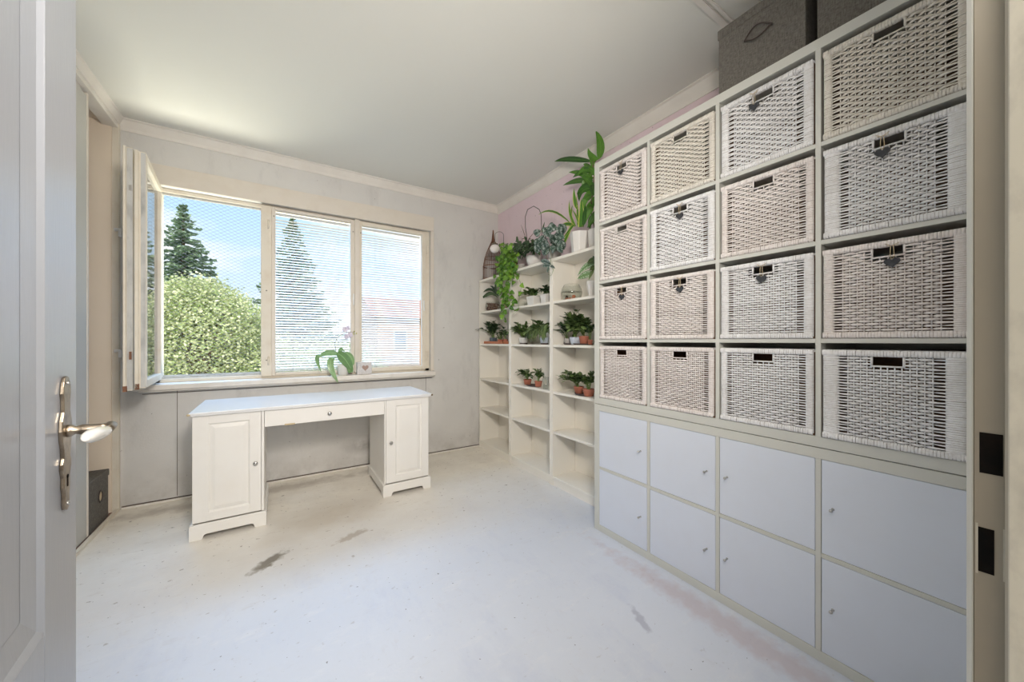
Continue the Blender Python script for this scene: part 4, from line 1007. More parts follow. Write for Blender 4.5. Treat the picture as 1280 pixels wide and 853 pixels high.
hang_foliage(dp, [(655, 306, 10, 6), (650, 315, 7, 7), (664, 307, 8, 5), (648, 312, 4, 6), (666, 312, 9, 4)], 1.80, 1.98, 210, 0.060, 0.024, 'lf_dark', 4)
mb = MB(); hp2 = [px(*q, X=1.90) for q in ((659, 305), (658.4, 296), (656.8, 284), (656.6, 271), (659.5, 262), (667.2, 257.8), (674, 262), (676.3, 268), (676.8, 280), (677.4, 302))]
mb.tube(hp2, 0.0032, 6); mb.build('wire_hoop', M['wire'], dp)
for a, b in (((657, 297), (651, 280)), ((660, 300), (669, 289)), ((677, 292), (681, 277)), ((656, 298), (652, 299))):
    solo_leaf(dp, px(*a, X=1.90), px(*b, X=1.89), 0.006 if b[0] != 681 else 0.014, 'lf_red' if b[0] != 681 else 'lf_dark', 0.0, 'lance')
# small pot left of the bowl
c = px(651, 331, X=1.90); c.z = T
sp_ = thing('plant_pot', 'small grey-white pot between the pothos and the white bowl', 'pot', c); pot(sp_, c, 0.028, 0.040, 0.055, 'potgrey')
# --- silver pothos
c = px(693, 319, X=1.935); c.z = T
sv = thing('potted_silver_vine', 'silver-leaved trailing vine with overlapping speckled leaves in a grey pot', 'plant', c)
pot(sv, c, 0.045, 0.058, 0.085, 'potgrey')
me = heartleaf_mesh('lf_silver', 0.080, 0.066, curl=0.5, shape='oval')
rnd = random.Random(12); spots = []
for (x, y) in ((694, 284), (699, 287), (690, 287), (684, 291), (676, 291), (696, 292), (688, 294), (680, 297), (701, 296), (675, 301), (693, 300), (685, 302), (698, 304), (690, 307), (680, 307), (701, 308), (695, 311), (686, 311), (676, 306), (672, 309), (699, 283), (683, 288), (689, 299), (696, 298), (700, 301)):
    p = px(x, y-3, X=1.85-0.03*math.sin((y-280)/12)); spots.append(p)
scatter_leaves(sv, me, spots, 3, face=(-0.9, -0.5, 0.2), hang=1.0, smin=0.85, smax=1.1)
vp = [px(*q, X=1.80) for q in ((687, 310), (689, 320), (688, 330), (692, 337), (689, 345), (685, 343))]
mb = MB(); mb.tube(vp, 0.0013, 4, False); mb.tube([vp[0], Vector((c.x, c.y, T+0.08))], 0.0013, 4, False); mb.tube([px(684, 313, X=1.80), px(682, 330, X=1.80), px(688, 343, X=1.80), px(685.5, 352, X=1.80)], 0.0011, 4, False)
mb.build('vines', M['gstem'], sv)
for a, b, w_ in (((689, 331), (676, 327), 0.045), ((688, 333), (678, 334), 0.03), ((688, 334), (694, 336), 0.022), ((687, 335), (684, 341), 0.02)):
    solo_leaf(sv, px(*a, X=1.80), px(*b, X=1.79), w_, 'lf_silver', 0.012, 'oval')
# small white stake
# --- lime-edged plant in tall white pot
c = px(724.5, 306, X=1.885); c.z = T
lm = thing('potted_dracaena', 'yellow-edged strap-leaved plant in a white faceted pot', 'plant', c)
hpot = 0.150
mb = MB(); n = 8
prof = [(0.056, 0), (0.0575, 0.002), (0.072, hpot), (0.068, hpot), (0.067, hpot-0.014), (0.001, hpot-0.012)]
mb.lathe(c, prof, n, smooth=False); b = len(mb.v)-n*6; mb.f.append(tuple(b+k for k in reversed(range(n))))
mb.build('pot', M['potw'], lm, bevel=0.002)
rc = c+Vector((0, 0, hpot-0.012))
XX = 1.88
for a, b, pm, w_, mt in (((726, 284), (726.5, 249), (727, 266), 0.052, 'lf_lime'), ((722, 262), (717.5, 235), (718.5, 250), 0.032, 'lf_lime'),
    ((714, 280), (672.5, 269), (691, 264.3), 0.020, 'lf_lime'), ((716, 279), (702.5, 312), (708, 297), 0.026, 'lf_lime'), ((717, 281), (703, 299), (712.5, 287), 0.020, 'lf_lime'),
    ((719, 283), (700, 284), (709, 280), 0.030, 'lf_lime'), ((720, 283), (712, 250), (713, 268), 0.022, 'lf_lime'), ((722, 284), (720, 245), (722, 264), 0.018, 'lf_lime'),
    ((718, 283), (716, 256), (714, 270), 0.020, 'lf_lime'), ((724, 284), (715, 262), (721, 272), 0.016, 'lf_lime'), ((729, 284), (732, 256), (731, 268), 0.03, 'lf_dracaena')):
    k_ = rnd.uniform(-0.012, 0.012)
    solo_leaf(lm, px(*a, X=XX+k_*0.5), px(*b, X=XX+k_-0.01), w_, mt, pm=px(*pm, X=XX+k_), shape='lance' if w_ < 0.05 else 'blade')
# --- tall dracaena beside the cube shelf
c = px(745, 302, X=1.94); c.z = T
td = thing('tall_dracaena', 'tall green dracaena with glossy drooping leaves in a white pot beside the baskets', 'plant', c)
pot(td, c, 0.050, 0.060, 0.150, 'potw')
XX = 1.93
mb = MB(); mb.tube([c+Vector((0, 0, 0.13)), px(738, 262, X=XX), px(741, 240, X=XX), px(743, 222, X=XX), px(741, 200, X=XX)], [0.006, 0.005, 0.005, 0.006, 0.007], 7)
mb.tube([px(741, 204, X=XX), px(747, 197, X=XX+0.01)], [0.010, 0.008], 8)
mb.build('trunk', M['stem'], td)
for a, b, pm, w_, s_ in (((748, 199), (744.3, 163), (751, 182), 0.050, 'lance'), ((748, 199), (735, 185), (739, 195), 0.036, 'lance'), ((741, 202), (693, 202), (712, 199), 0.034, 'lance'),
    ((741, 226), (711, 215.5), (727, 217), 0.036, 'lance'), ((740, 226), (703.5, 232), (722, 226), 0.034, 'lance'), ((741, 215), (722, 220), (731, 211), 0.034, 'lance'), ((741, 206), (739, 224), (739, 214), 0.04, 'lance'),
    ((741, 236), (727, 222), (736, 226), 0.034, 'lance'), ((741, 232), (724, 252), (727, 238), 0.042, 'lance'), ((742, 238), (726, 243), (733, 236), 0.042, 'lance'), ((741, 238), (730, 262), (733, 248), 0.040, 'lance'),
    ((742, 250), (733, 275), (735, 262), 0.034, 'lance'), ((742, 262), (731, 281), (735, 268), 0.030, 'lance'), ((744, 264), (734, 285), (741, 274), 0.040, 'lance'), ((745, 245), (740, 266), (741, 254), 0.034, 'lance'),
    ((742, 210), (736, 196), (740, 201), 0.03, 'lance'), ((742, 228), (745, 246), (741, 236), 0.04, 'lance'), ((741, 215), (729, 205), (735, 208), 0.03, 'lance'), ((743, 268), (738, 288), (738, 276), 0.03, 'lance'), ((742, 212), (716, 222), (729, 214), 0.038, 'lance'), ((742, 222), (728, 236), (732, 226), 0.036, 'lance'), ((741, 232), (721, 243), (730, 234), 0.036, 'lance'), ((742, 244), (727, 258), (732, 249), 0.038, 'lance'), ((743, 256), (736, 272), (736, 262), 0.036, 'lance'), ((744, 220), (736, 210), (741, 213), 0.034, 'lance')):
    k_ = rnd.uniform(-0.02, 0.02)
    solo_leaf(td, px(*a, X=XX), px(*b, X=XX-0.02+k_), w_*1.2, 'lf_dracaena', pm=px(*pm, X=XX-0.01+k_), shape=s_, side=Vector((b[0]-a[0], 0, 0)) if False else None)
# --- dry leaf on the cube shelf
q = [px(762, 191, X=1.90), px(770, 181, X=1.90), px(781, 180.5, X=1.90)]
mb = MB(); zl = ZT+0.002
y_a, y_b = 1.52, 1.30
mb.prism([(0, 0), (0.03, 0.006), (0.07, 0.030), (0.10, 0.052), (0.125, 0.058), (0.15, 0.048), (0.165, 0.03), (0.17, 0.0)], (1.80, 1.50, ZT), (0, -1, 0), (0, 0, 1), (0.012, 0, 0))
tag(mb.build('driftwood_piece', M['stem'], bevel=0.003), 'small dark brown curved piece lying on the far end of the cube shelf', 'ornament')

# --- second shelf (z=1.46)
z = SZ[4]
c = px(616, 388, X=1.93); c.z = z
tr_ = thing('terrarium_bowl', 'glass bowl of bark with long dark leaves on the corner bookcase', 'plant', c)
mb = MB(); mb.lathe(c, [(0.055, 0.0), (0.074, 0.020), (0.081, 0.055), (0.072, 0.105), (0.070, 0.105), (0.078, 0.055), (0.071, 0.022), (0.001, 0.003)], 24); mb.build('bowl', M['glass'], tr_)
mb = MB(); rn = random.Random(2)
for i in range(190):
    a = rn.uniform(0, 2*PI); r = 0.064*math.sqrt(rn.random()); p = c+Vector((r*math.cos(a), r*math.sin(a), 0.010+rn.uniform(0, 0.075)))
    s = rn.uniform(0.004, 0.009); mb.box(p.x-s, p.y-s*0.8, p.z-s*0.5, p.x+s, p.y+s*0.8, p.z+s*0.6)
mb.build('bark_chips', M['bark'], tr_, stuff=True)
XX = 1.89
for a, b, pm, w_ in (((622, 372), (599.5, 377), (612, 367), 0.040), ((623, 371), (604, 365.5), (614, 362), 0.034), ((622, 370), (612, 358), (617, 360), 0.03), ((623, 370), (620, 353), (620, 361), 0.034), ((624, 370), (628, 357), (627, 362), 0.034), ((622, 372), (607, 372), (615, 367), 0.03)):
    solo_leaf(tr_, px(*a, X=XX+0.03), px(*b, X=XX-0.04), w_, 'lf_dark', pm=px(*pm, X=XX), shape='lance')
c = px(630.5, 384.5, X=1.87); c.z = z
pk = thing('plant_pot', 'pink cup-shaped pot half hidden by trailing pothos', 'pot', c); pot(pk, c, 0.026, 0.036, 0.115, 'pink')
c = px(668, 379.5, X=1.90); c.z = z
f1 = thing('potted_fern', 'jade-like plant in a white square pot, left of two white pots', 'plant', c, 'jade plants in white pots')
def sqpot(par, c, a0, a1, h, mat):
    mb = MB(); prof = [(a0*1.414, 0), (a1*1.414, h), (a1*1.414-0.005, h), (a1*1.414-0.007, h-0.012), (0.001, h-0.010)]
    vs_ = [(c.x+r*math.cos(PI/4+k*PI/2), c.y+r*math.sin(PI/4+k*PI/2), c.z+zz) for r, zz in prof for k in range(4)]
    mb.add(vs_, [(i*4+k, i*4+(k+1) % 4, (i+1)*4+(k+1) % 4, (i+1)*4+k) for i in range(4) for k in range(4)]+[(3, 2, 1, 0)])
    return mb.build('pot', M[mat], par, bevel=0.003, seg=2)
sqpot(f1, c, 0.042, 0.052, 0.078, 'potw')
foliage(f1, c+Vector((0, 0, 0.068)), 0.11, 0.080, 20, 6, 0.026, 0.020, 'lf_mid', 21, 0.35, 'oval', bias=(-0.02, 0.05))
c = px(682.5, 376.5, X=1.90); c.z = z
f2 = thing('potted_fern', 'smaller jade-like plant in a tapered white pot against the bookcase side', 'plant', c, 'jade plants in white pots')
sqpot(f2, c, 0.028, 0.037, 0.078, 'potw')
foliage(f2, c+Vector((0, 0, 0.068)), 0.06, 0.065, 13, 5, 0.024, 0.018, 'lf_dark', 22, 0.3, 'oval', bias=(-0.03, 0.0))
c = px(653, 384, X=1.93); c.z = z
gb = MB(); gb.lathe(c, [(0.001, 0.0), (0.035, 0.0), (0.052, 0.018), (0.056, 0.038), (0.050, 0.056), (0.048, 0.056), (0.054, 0.038), (0.050, 0.02), (0.034, 0.003), (0.001, 0.003)], 24)
tag(gb.build('glass_bowl', M['glass']), 'empty clear glass bowl left of the white square pot', 'bowl')
# fish bowl jar
c = px(714.5, 369, X=1.93); c.z = z
fb = thing('fishbowl', 'round clear glass bowl with orange pebbles on the near bookcase', 'bowl', c)
mb = MB(); mb.lathe(c, [(0.001, 0.0), (0.050, 0.0), (0.074, 0.022), (0.083, 0.058), (0.078, 0.092), (0.062, 0.120), (0.060, 0.126), (0.057, 0.123), (0.075, 0.091), (0.080, 0.058), (0.071, 0.024), (0.049, 0.003), (0.001, 0.003)], 32); mb.build('bowl', M['glass'], fb)
mb = MB(); rn = random.Random(9)
for i in range(90):
    a = rn.uniform(0, 2*PI); r = 0.052*math.sqrt(rn.random()); s = rn.uniform(0.004, 0.007); mb.ball((c.x+r*math.cos(a), c.y+r*math.sin(a), c.z+0.010+rn.uniform(0, 0.008)), s, 6, 4)
mb.build('pebbles', M['orange'], fb, stuff=True)
MB().ball((c.x-0.02, c.y+0.035, c.z+0.028), 0.014, 10, 8).build('dark_stone', M['black'], fb)
MB().ball((c.x-0.01, c.y-0.035, c.z+0.028), 0.015, 10, 8).build('amber_stone', M['orange'], fb)
mb = MB(); mb.lathe(c, [(0.001, 0.068), (0.0775, 0.068)], 32); mb.build('water_surface', M['glass'], fb)
c = px(740.5, 366, X=1.90); c.z = z
ar = thing('potted_arrowhead', 'pale green arrow-leaved plant in a tall ribbed white pot near the baskets', 'plant', c)
mb = MB(); n = 28
for zz, rr in ((0, 0.026), (0.115, 0.040), (0.115, 0.036), (0.104, 0.034)):
    pass
vs_ = [(c.x+(r+(0.0014 if k % 2 else 0))*math.cos(2*PI*k/n), c.y+(r+(0.0014 if k % 2 else 0))*math.sin(2*PI*k/n), c.z+h) for r, h in ((0.026, 0), (0.041, 0.115), (0.036, 0.115), (0.034, 0.102), (0.001, 0.104)) for k in range(n)]
mb.add(vs_, [(i*n+k, i*n+(k+1) % n, (i+1)*n+(k+1) % n, (i+1)*n+k) for i in range(4) for k in range(n)]+[tuple(reversed(range(n)))]); mb.build('pot', M['potw'], ar)
for a, b, pm, w_, mt in (((744, 330), (722, 345), (733, 333), 0.042, 'lf_pale'), ((742, 340), (722, 349), (731, 344), 0.05, 'lf_pale'), ((742, 336), (735, 351), (739, 343), 0.02, 'lf_mid'), ((746, 326), (734, 330), (740, 326), 0.045, 'lf_mid'), ((745, 336), (737, 338), (741, 335), 0.04, 'lf_mid'), ((746, 332), (741, 320), (744, 325), 0.04, 'lf_dark')):
    solo_leaf(ar, px(*a, X=1.90), px(*b, X=1.86), w_, mt, pm=px(*pm, X=1.88), shape='lance')

# --- third shelf (z=1.115)
z = SZ[3]
def spot(x, X, z): 
    p = px(x, 427, X=X); return Vector((X, p.y, z))
ca, cb = spot(609.5, 1.93, z), spot(634.5, 1.93, z)
saucer('orange rectangular plastic plant tray on the corner bookcase', ((1.93), (ca.y+cb.y)/2, z), 0.055, (ca.y-cb.y)/2, 'orange', 0.026, 'tray', True, 'plant_tray')
z3 = z+0.003
def pp(label, x, X, z0, r0, r1, h, mat, group=None, name='potted_plant', fol=None, **kw):
    c = spot(x, X, z0); t = thing(name, label, 'plant', c, group); pot(t, c, r0*1.2, r1*1.2, h, mat)
    if fol: foliage(t, c+Vector((0, 0, h-0.01)), **fol)
    return t
pp('dark leafy cactus plant in a blue-grey pot in the orange tray', 616.5, 1.925, z3, 0.027, 0.034, 0.062, 'potdark', fol=dict(R=0.16, H=0.16, stems=16, lps=7, ls=0.034, lw=0.019, mat='lf_dark', seed=31, droop=0.35, bias=(-0.03, 0.03)))
t = pp('spiky pale succulent in a small terracotta pot in the orange tray', 625.5, 1.915, z3, 0.018, 0.023, 0.042, 'terra', name='potted_aloe')
rosette(t, spot(625.5, 1.915, z3+0.035), 14, 0.11, 0.018, 'lf_olive', 3, (0.5, 1.4))
pp('dark leafy plant in the terracotta pot at the right end of the orange tray', 631.8, 1.925, z3, 0.018, 0.023, 0.044, 'terra', fol=dict(R=0.07, H=0.11, stems=8, lps=5, ls=0.026, lw=0.015, mat='lf_dark', seed=33, bias=(-0.02, -0.0)))
ZS = 0.012
def ssaucer(label, x, X, z0, r, mat='saucer', ry=None):
    c = spot(x, X, z0); return saucer(label, c, r, ry or r, mat)
ssaucer('small dark saucer under the white and green pot', 654.5, 1.92, z, 0.040)
pp('leafy cactus plant in a white and green pot on a dark saucer', 654.5, 1.92, z+0.0045, 0.031, 0.037, 0.056, 'potw', fol=dict(R=0.13, H=0.12, stems=22, lps=7, ls=0.032, lw=0.018, mat='lf_mid', seed=34, droop=0.25, bias=(-0.02, 0.015)))
ssaucer('small dark saucer under the pale pot in the middle bookcase', 680.5, 1.90, z, 0.036)
t = pp('long-leaved hanging cactus plant in a pale pot beside the bookcase side', 680.5, 1.90, z+0.0045, 0.026, 0.032, 0.055, 'potblue', fol=dict(R=0.13, H=0.13, stems=20, lps=7, ls=0.036, lw=0.018, mat='lf_mid', seed=35, droop=0.15, bias=(-0.03, 0.03)))
rn = random.Random(6)
for i in range(44):
    x = rn.uniform(662, 684); a = px(x+3, rn.uniform(404, 412), X=1.87); b = px(x-rn.uniform(-2, 6), rn.uniform(417, 429), X=1.835)
    b.z = max(b.z, z+0.012)
    solo_leaf(t, a, b, 0.017, rn.choice(['lf_olive', 'lf_mid']), pm=(a+b)/2+Vector((-0.02, 0, 0.012)), shape='lance', n=6)
ca, cb = spot(705.5, 1.91, z), spot(740, 1.91, z)
saucer('dark oval tray holding four small pots', (1.915, (ca.y+cb.y)/2, z), 0.062, (ca.y-cb.y)/2+0.01, 'saucer', 0.012, 'tray', name='plant_tray')
z3 = z+0.0045
pp('small plant in a grey-white ribbed pot at the left of the oval tray', 709.5, 1.90, z3, 0.018, 0.021, 0.045, 'potgrey', fol=dict(R=0.09, H=0.13, stems=8, lps=6, ls=0.028, lw=0.018, mat='lf_dark', seed=36, droop=0.5, bias=(-0.02, 0.02)))
pp('bushy cactus plant in a pale blue pot on the oval tray', 719.5, 1.89, z3, 0.030, 0.038, 0.055, 'potblue', fol=dict(R=0.12, H=0.17, stems=20, lps=7, ls=0.034, lw=0.022, mat='lf_mid', seed=37, droop=0.3, bias=(-0.02, 0.0)))
pp('bright leafy plant in a terracotta pot on the oval tray', 730.5, 1.91, z3, 0.026, 0.033, 0.062, 'terra', fol=dict(R=0.10, H=0.13, stems=18, lps=6, ls=0.038, lw=0.024, mat='lf_mid', seed=38, droop=0.4, bias=(-0.03, 0.0)))
pp('small plant in a tiny clay pot at the right end of the oval tray', 737.8, 1.89, z3, 0.012, 0.015, 0.035, 'terra', fol=dict(R=0.05, H=0.15, stems=7, lps=6, ls=0.024, lw=0.015, mat='lf_dark', seed=39, droop=0.2, bias=(0.0, 0.0)))

# --- fourth shelf (z=0.745)
z = SZ[2]
def spotz(x, y, z): return px(x, y, Z=z)
c = spotz(665.5, 478, z+0.004); c.x = 1.90; yy = px(665.5, 478, X=1.90).y
mid = Vector((1.90, yy, z))
saucer('long dark saucer under two small terracotta pots in the middle bookcase', mid, 0.048, 0.078, 'saucer')
def pp2(label, x, X, z0, r0, r1, h, mat, fol, group=None):
    c = Vector((X, px(x, 475, X=X).y, z0)); t = thing('potted_cutting', label, 'plant', c, group); pot(t, c, r0*1.22, r1*1.22, h, mat); foliage(t, c+Vector((0, 0, h-0.01)), **fol); return t
pp2('left small cactus cutting in terracotta pot on the long saucer', 659.5, 1.90, z+0.0045, 0.023, 0.030, 0.048, 'terra', dict(R=0.10, H=0.085, stems=11, lps=6, ls=0.028, lw=0.018, mat='lf_mid', seed=41, droop=0.1, bias=(-0.02, 0.02)), 'terracotta cuttings')
pp2('right small cactus cutting in terracotta pot beside the glass vase', 673, 1.895, z+0.0045, 0.021, 0.028, 0.048, 'terra', dict(R=0.06, H=0.09, stems=9, lps=5, ls=0.026, lw=0.017, mat='lf_mid', seed=42, droop=0.1, bias=(-0.01, 0.0)), 'terracotta cuttings')
c = Vector((1.875, px(682.2, 475, X=1.875).y, z))
mb = MB(); mb.lathe(c, [(0.001, 0), (0.022, 0), (0.023, 0.004), (0.026, 0.10), (0.0245, 0.10), (0.0215, 0.006), (0.001, 0.006)], 24)
tag(mb.build('glass_vase', M['glass']), 'tall clear glass cylinder vase beside the two terracotta pots', 'vase')
mid = Vector((1.895, px(729, 487, X=1.895).y, z))
saucer('large round dark saucer under two terracotta pots in the near bookcase', mid, 0.058, 0.072, 'saucer', 0.014)
pp2('left terracotta pot of long-leaved cactus on the large round saucer', 723.5, 1.91, z+0.0045, 0.023, 0.031, 0.052, 'terra', dict(R=0.12, H=0.10, stems=14, lps=7, ls=0.030, lw=0.019, mat='lf_mid', seed=43, droop=0.1, bias=(-0.03, 0.04)), 'terracotta cuttings')
pp2('right terracotta pot of bushy cactus on the large round saucer', 736, 1.885, z+0.0045, 0.027, 0.036, 0.050, 'terra', dict(R=0.08, H=0.11, stems=14, lps=6, ls=0.032, lw=0.020, mat='lf_mid', seed=44, droop=0.1, bias=(-0.01, 0.02)), 'terracotta cuttings')

# ------------------------------------------------------------------ orchid and stone block on the sill
YS = 3.435
c = px(429, 465, Y=YS); c.z = 0.845
oc2 = thing('potted_orchid', 'orchid with broad drooping leaves and lilac blooms on the window sill', 'plant', c)
mb = MB(); mb.lathe(c, [(0.036, 0), (0.040, 0.002), (0.052, 0.095), (0.053, 0.10), (0.048, 0.10), (0.046, 0.088), (0.001, 0.09)], 28); b = len(mb.v)-28*7; mb.f.append(tuple(b+k for k in reversed(range(28)))); mb.build('pot', M['potw'], oc2)
def ol(pts, w_, shape='oval', ys=None):
    ps = [px(x, y, Y=q) for (x, y), q in zip(pts, ys or [YS-0.02, YS-0.05, YS-0.07])]
    mb = MB(); d = (ps[2]-ps[0]).normalized()
    side = d.cross(Vector((0.2, 1, 0.35))).normalized()
    leaf(mb, bez(ps[0], ps[1], ps[2], 10), w_, side, shape, 0.22); mb.build('leaf', M['lf_orchid'], oc2)
ol([(424, 444), (410, 441), (398, 447)], 0.050); ol([(400, 443), (396.5, 450), (402, 466)], 0.032, 'lance')
ol([(422, 446), (413, 455), (423, 479)], 0.052, 'oval', [YS-0.02, YS-0.075, YS-0.09])
ol([(421, 442), (431, 449), (441, 466)], 0.085, 'oval', [YS-0.03, YS-0.06, YS-0.06]); ol([(430, 441), (438, 446), (442, 457)], 0.05, 'oval', [YS, YS-0.01, YS-0.02])
ol([(424, 449), (426, 438), (431, 440)], 0.04, 'oval', [YS-0.01, YS, YS]); ol([(434, 455), (437, 462), (436, 467)], 0.04, 'oval', [YS-0.03, YS-0.06, YS-0.055])
sp2 = [px(x, y, Y=YS) for x, y in ((423, 450), (419.6, 439), (418.8, 428), (421, 423), (425.5, 419.5), (430.5, 417), (437, 415.5), (443, 415))]
mb = MB(); mb.tube(sp2, 0.0018, 5); mb.build('flower_stem', M['stem'], oc2)
fm = MB()
for k in range(5):
    a = 2*PI*k/5+0.3; d = Vector((math.cos(a), 0, math.sin(a)))
    leaf(fm, bez(Vector((0, 0, 0)), d*0.014+Vector((0, -0.003, 0)), d*0.026+Vector((0, 0.002, 0)), 4), 0.024, Vector((-math.sin(a), 0, math.cos(a))), 'oval', 0.1)
fm.ball((0, -0.004, -0.001), 0.005, 8, 6); fme = fm.mesh('flower', M['petal'])
for x, y, rz in ((431.5, 412, 0.2), (433, 421, -0.4), (437.5, 419, 0.6), (435, 410.5, -0.6)):
    p = px(x, y, Y=YS-0.015)-Vector(W[oc2.name]); put('flower', fme, oc2, Matrix.Translation(p) @ Matrix.Rotation(rz-0.4, 4, 'Z') @ Matrix.Rotation(rz, 4, 'Y'))
for x, y in ((443, 414.5), (445.5, 417), (442.5, 417.5)):
    MB().ball(px(x, y, Y=YS), 0.0055, 8, 6, 1.4).build('bud', M['bud'], oc2)
c = px(455, 465, Y=3.43); c.z = 0.845
sb_ = thing('heart_stone', 'square speckled grey stone block with a brown heart on the sill', 'ornament', c)
MB().box(c.x-0.062, c.y-0.025, c.z, c.x+0.062, c.y+0.025, c.z+0.112).build('block', M['stone'], sb_, bevel=0.006, seg=2)
MB().prism([(x*1.5, y*1.7) for x, y in hp_], (c.x+0.006, c.y-0.0255, c.z+0.060), (1, 0, 0), (0, 0, 1), (0, -0.002, 0)).build('heart', M['hearttile'], sb_)

# ------------------------------------------------------------------ outside: ground, trees, house
GZ = -5.2
gm = paint('lawn', (0.20, 0.26, 0.09), 0.95, (0.35, 0.33, 0.18), 0.8, 0.6, bstr=0)
struct(MB().box(-70, 5.0, GZ-0.2, 90, 120, GZ).build('ground', gm), 'garden ground outside', 'ground')
def spruce(label, xpx, ytop, Y, halfw_px, ybase, seed, mat='lf_spruce', thin=1.0):
    top = px(xpx, ytop, Y=Y); rnd = random.Random(seed)
    base = Vector((top.x, top.y, GZ)); H = top.z-GZ
    a = px(xpx-halfw_px, ybase, Y=Y); b = px(xpx+halfw_px, ybase, Y=Y); Rb = (b-a).length/2; dz = top.z-a.z
    t = thing('spruce_tree', label, 'tree', base, 'conifers outside the window')
    MB().tube([base, base+Vector((0, 0, H*0.5)), top-Vector((0, 0, 0.3))], [0.28, 0.16, 0.02], 8).build('trunk', M['stem'], t)
    mb = MB(); zz = 0.0; k = 0
    while zz < min(H-0.8, dz*1.9):
        R = max(0.03+zz*0.4, Rb*min(1.0, (zz/dz)**0.85) if zz < dz else Rb*(1+0.12*(zz-dz)/dz))
        nb_ = 6+int(min(8, zz*1.3))
        az0 = rnd.uniform(0, 6.28)
        for i in range(nb_):
            az = az0+2*PI*i/nb_+rnd.uniform(-0.25, 0.25); L_ = R*rnd.uniform(0.72, 1.12)
            d = Vector((math.cos(az), math.sin(az), 0)); o = Vector((top.x, top.y, top.z-zz+rnd.uniform(-0.06, 0.06)))
            mid = o+d*L_*0.55+Vector((0, 0, -0.16*L_)); tip = o+d*L_+Vector((0, 0, -0.12*L_))
            pts = bez(o, mid, tip, 8); sdv = Vector((-d.y, d.x, 0))
            ns = max(7, int(L_*36*thin))
            for j in range(ns):
                q = 0.01+0.99*(j+rnd.random())/ns; ii = min(7, int(q*8)); p = pts[ii]+(pts[ii+1]-pts[ii])*(q*8-ii)
                for sg in (-1, 1):
                    tl = (0.10+0.26*L_*0.5*(1-q*0.6))*rnd.uniform(0.6, 1.1)
                    tl = min(tl, 0.42)
                    dd = (d*0.8+sdv*sg*rnd.uniform(0.3, 1.0)+Vector((0, 0, rnd.uniform(-0.75, 0.15)))).normalized()
                    e = p+dd*tl; sv_ = dd.cross(Vector((rnd.uniform(-1, 1), rnd.uniform(-1, 1), 1))).normalized()*0.055*rnd.uniform(0.7, 1.4)
                    mb.add([p, p+dd*tl*0.5+sv_, e, p+dd*tl*0.5-sv_], [(0, 1, 2, 3)])
        zz += 0.13+0.014*zz; k += 1
    mb.build('needles', M[mat], t, stuff=True)
spruce('tall spruce left in the open window view, pointed top against the sky', 229, 257, 15.0, 66, 372, 1)
spruce('second spruce seen at the edge of the middle sash and its blind', 366, 272, 16.0, 58, 400, 2, thin=0.8)
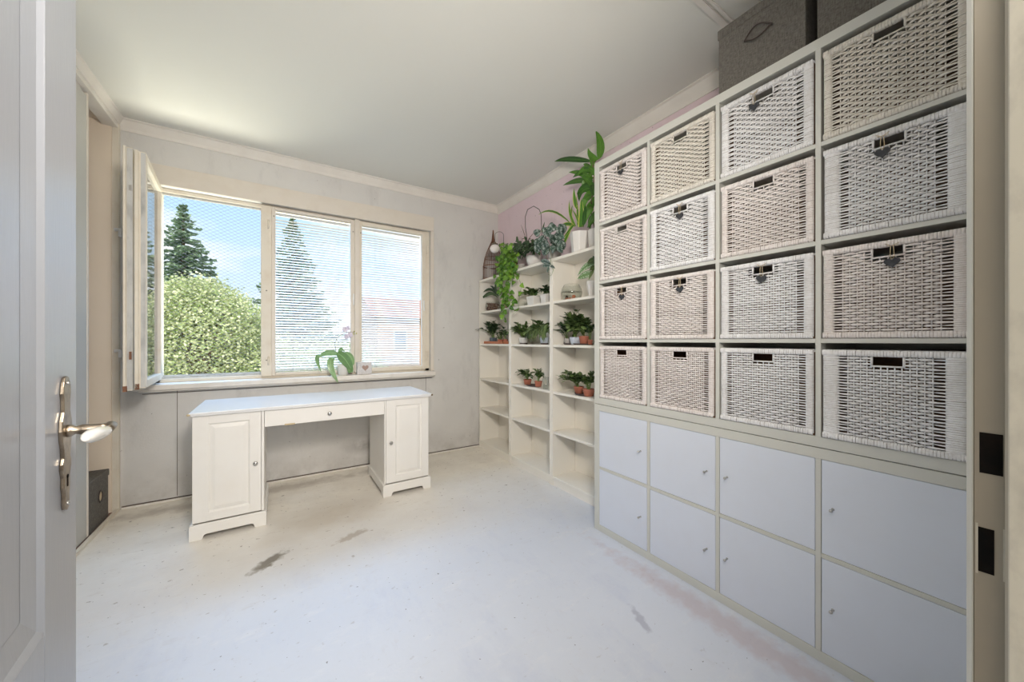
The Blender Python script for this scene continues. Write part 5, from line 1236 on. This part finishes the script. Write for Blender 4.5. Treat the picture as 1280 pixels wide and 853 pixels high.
def tree(label, blobs, seed, mat, ls, n, Yt):
    rnd = random.Random(seed); c0 = blobs[0][0]
    base = Vector((c0.x, c0.y, GZ)); t = thing('leafy_tree', label, 'tree', base, 'leafy trees outside the window')
    tb_ = MB(); tb_.tube([base, base+Vector((0.1, 0, (c0.z-GZ)*0.5)), c0], [0.25, 0.18, 0.08], 8)
    mb = MB(); tot = sum(r**2 for _, r in blobs)
    for c, r in blobs:
        tb_.tube([c0+Vector((0, 0, -1.0)), c0*0.4+c*0.6, c+Vector((0, 0, r*0.5))], [0.07, 0.04, 0.01], 5)
        for i in range(int(n*r*r/tot)):
            while True:
                v = Vector((rnd.uniform(-1, 1), rnd.uniform(-1, 1), rnd.uniform(-1, 1)))
                if 0.3 < v.length < 1: break
            v = v.normalized()*(v.length**0.5)*rnd.choice((1, 1, 1, 1.12, 1.25, 0.8))
            p = c+Vector((v.x*r, v.y*r, v.z*r*0.85))
            d = Vector((rnd.uniform(-1, 1), rnd.uniform(-1, 1), rnd.uniform(-1, 0.5))).normalized()*ls*rnd.uniform(0.6, 1.2)
            s = d.cross(Vector((rnd.uniform(-1, 1), rnd.uniform(-1, 1), rnd.uniform(-1, 1)))).normalized()*ls*0.32
            mb.add([p, p+d*0.5+s, p+d, p+d*0.5-s], [(0, 1, 2, 3)])
    tb_.build('branches', M['stem'], t); mb.build('leaves', M[mat], t, stuff=True)
blobs = []
rn = random.Random(4)
for x, y, r in ((250, 425, 0.95), (225, 385, 0.55), (262, 380, 0.55), (244, 372, 0.45), (285, 405, 0.6), (212, 420, 0.6), (300, 445, 0.7), (270, 455, 0.9), (225, 460, 0.9), (315, 415, 0.35), (195, 450, 0.8), (320, 470, 0.7), (290, 385, 0.3), (205, 390, 0.35), (340, 450, 0.6), (370, 470, 0.7)):
    blobs.append((px(x, y, Y=9.0+rn.uniform(-0.7, 0.7)), r))
tree('sunlit pale green leafy tree filling the lower open window view', blobs, 5, 'lf_tree', 0.060, 62000, 9)
blobs = [(px(x, y, Y=12.0), r) for x, y, r in ((420, 470, 1.2), (400, 455, 0.9), (440, 480, 1.2), (455, 462, 0.6))]
tree('low leafy tree behind the blinds, between spruce and house', blobs, 6, 'lf_tree', 0.11, 7000, 12)
hm_ = paint('peach_render', (0.55, 0.34, 0.22), 0.9, (0.45, 0.28, 0.18), 0.3, 1, bstr=0)
rf_ = paint('tiled_roof', (0.45, 0.24, 0.17), 0.9, (0.3, 0.18, 0.13), 0.4, 2, bstr=0)
a = px(472, 440, Y=24); b = px(545, 440, Y=24)
hs = thing('house', 'peach-coloured house seen dimly through the right-hand blind', 'house', (a.x+3, 27, GZ))
zt = px(500, 398, Y=24).z
MB().box(a.x, 24, GZ, b.x+2, 31, zt).build('wall', hm_, hs)
MB().prism([(-0.4, 0), (7.4, 0), (3.5, 1.7)], (a.x-0.3, 24, zt), (0, 1, 0), (0, 0, 1), (b.x+2.6-a.x, 0, 0)).build('roof', rf_, hs)
for i in range(3):
    x = a.x+1.0+i*2.0
    f = MB().box(x, 23.95, zt-2.1, x+0.9, 24.02, zt-0.8).build('window', M['winwhite'], hs)
    MB().box(x+0.08, 23.93, zt-2.02, x+0.82, 23.96, zt-0.88).build('window_pane', M['potdark'], f)
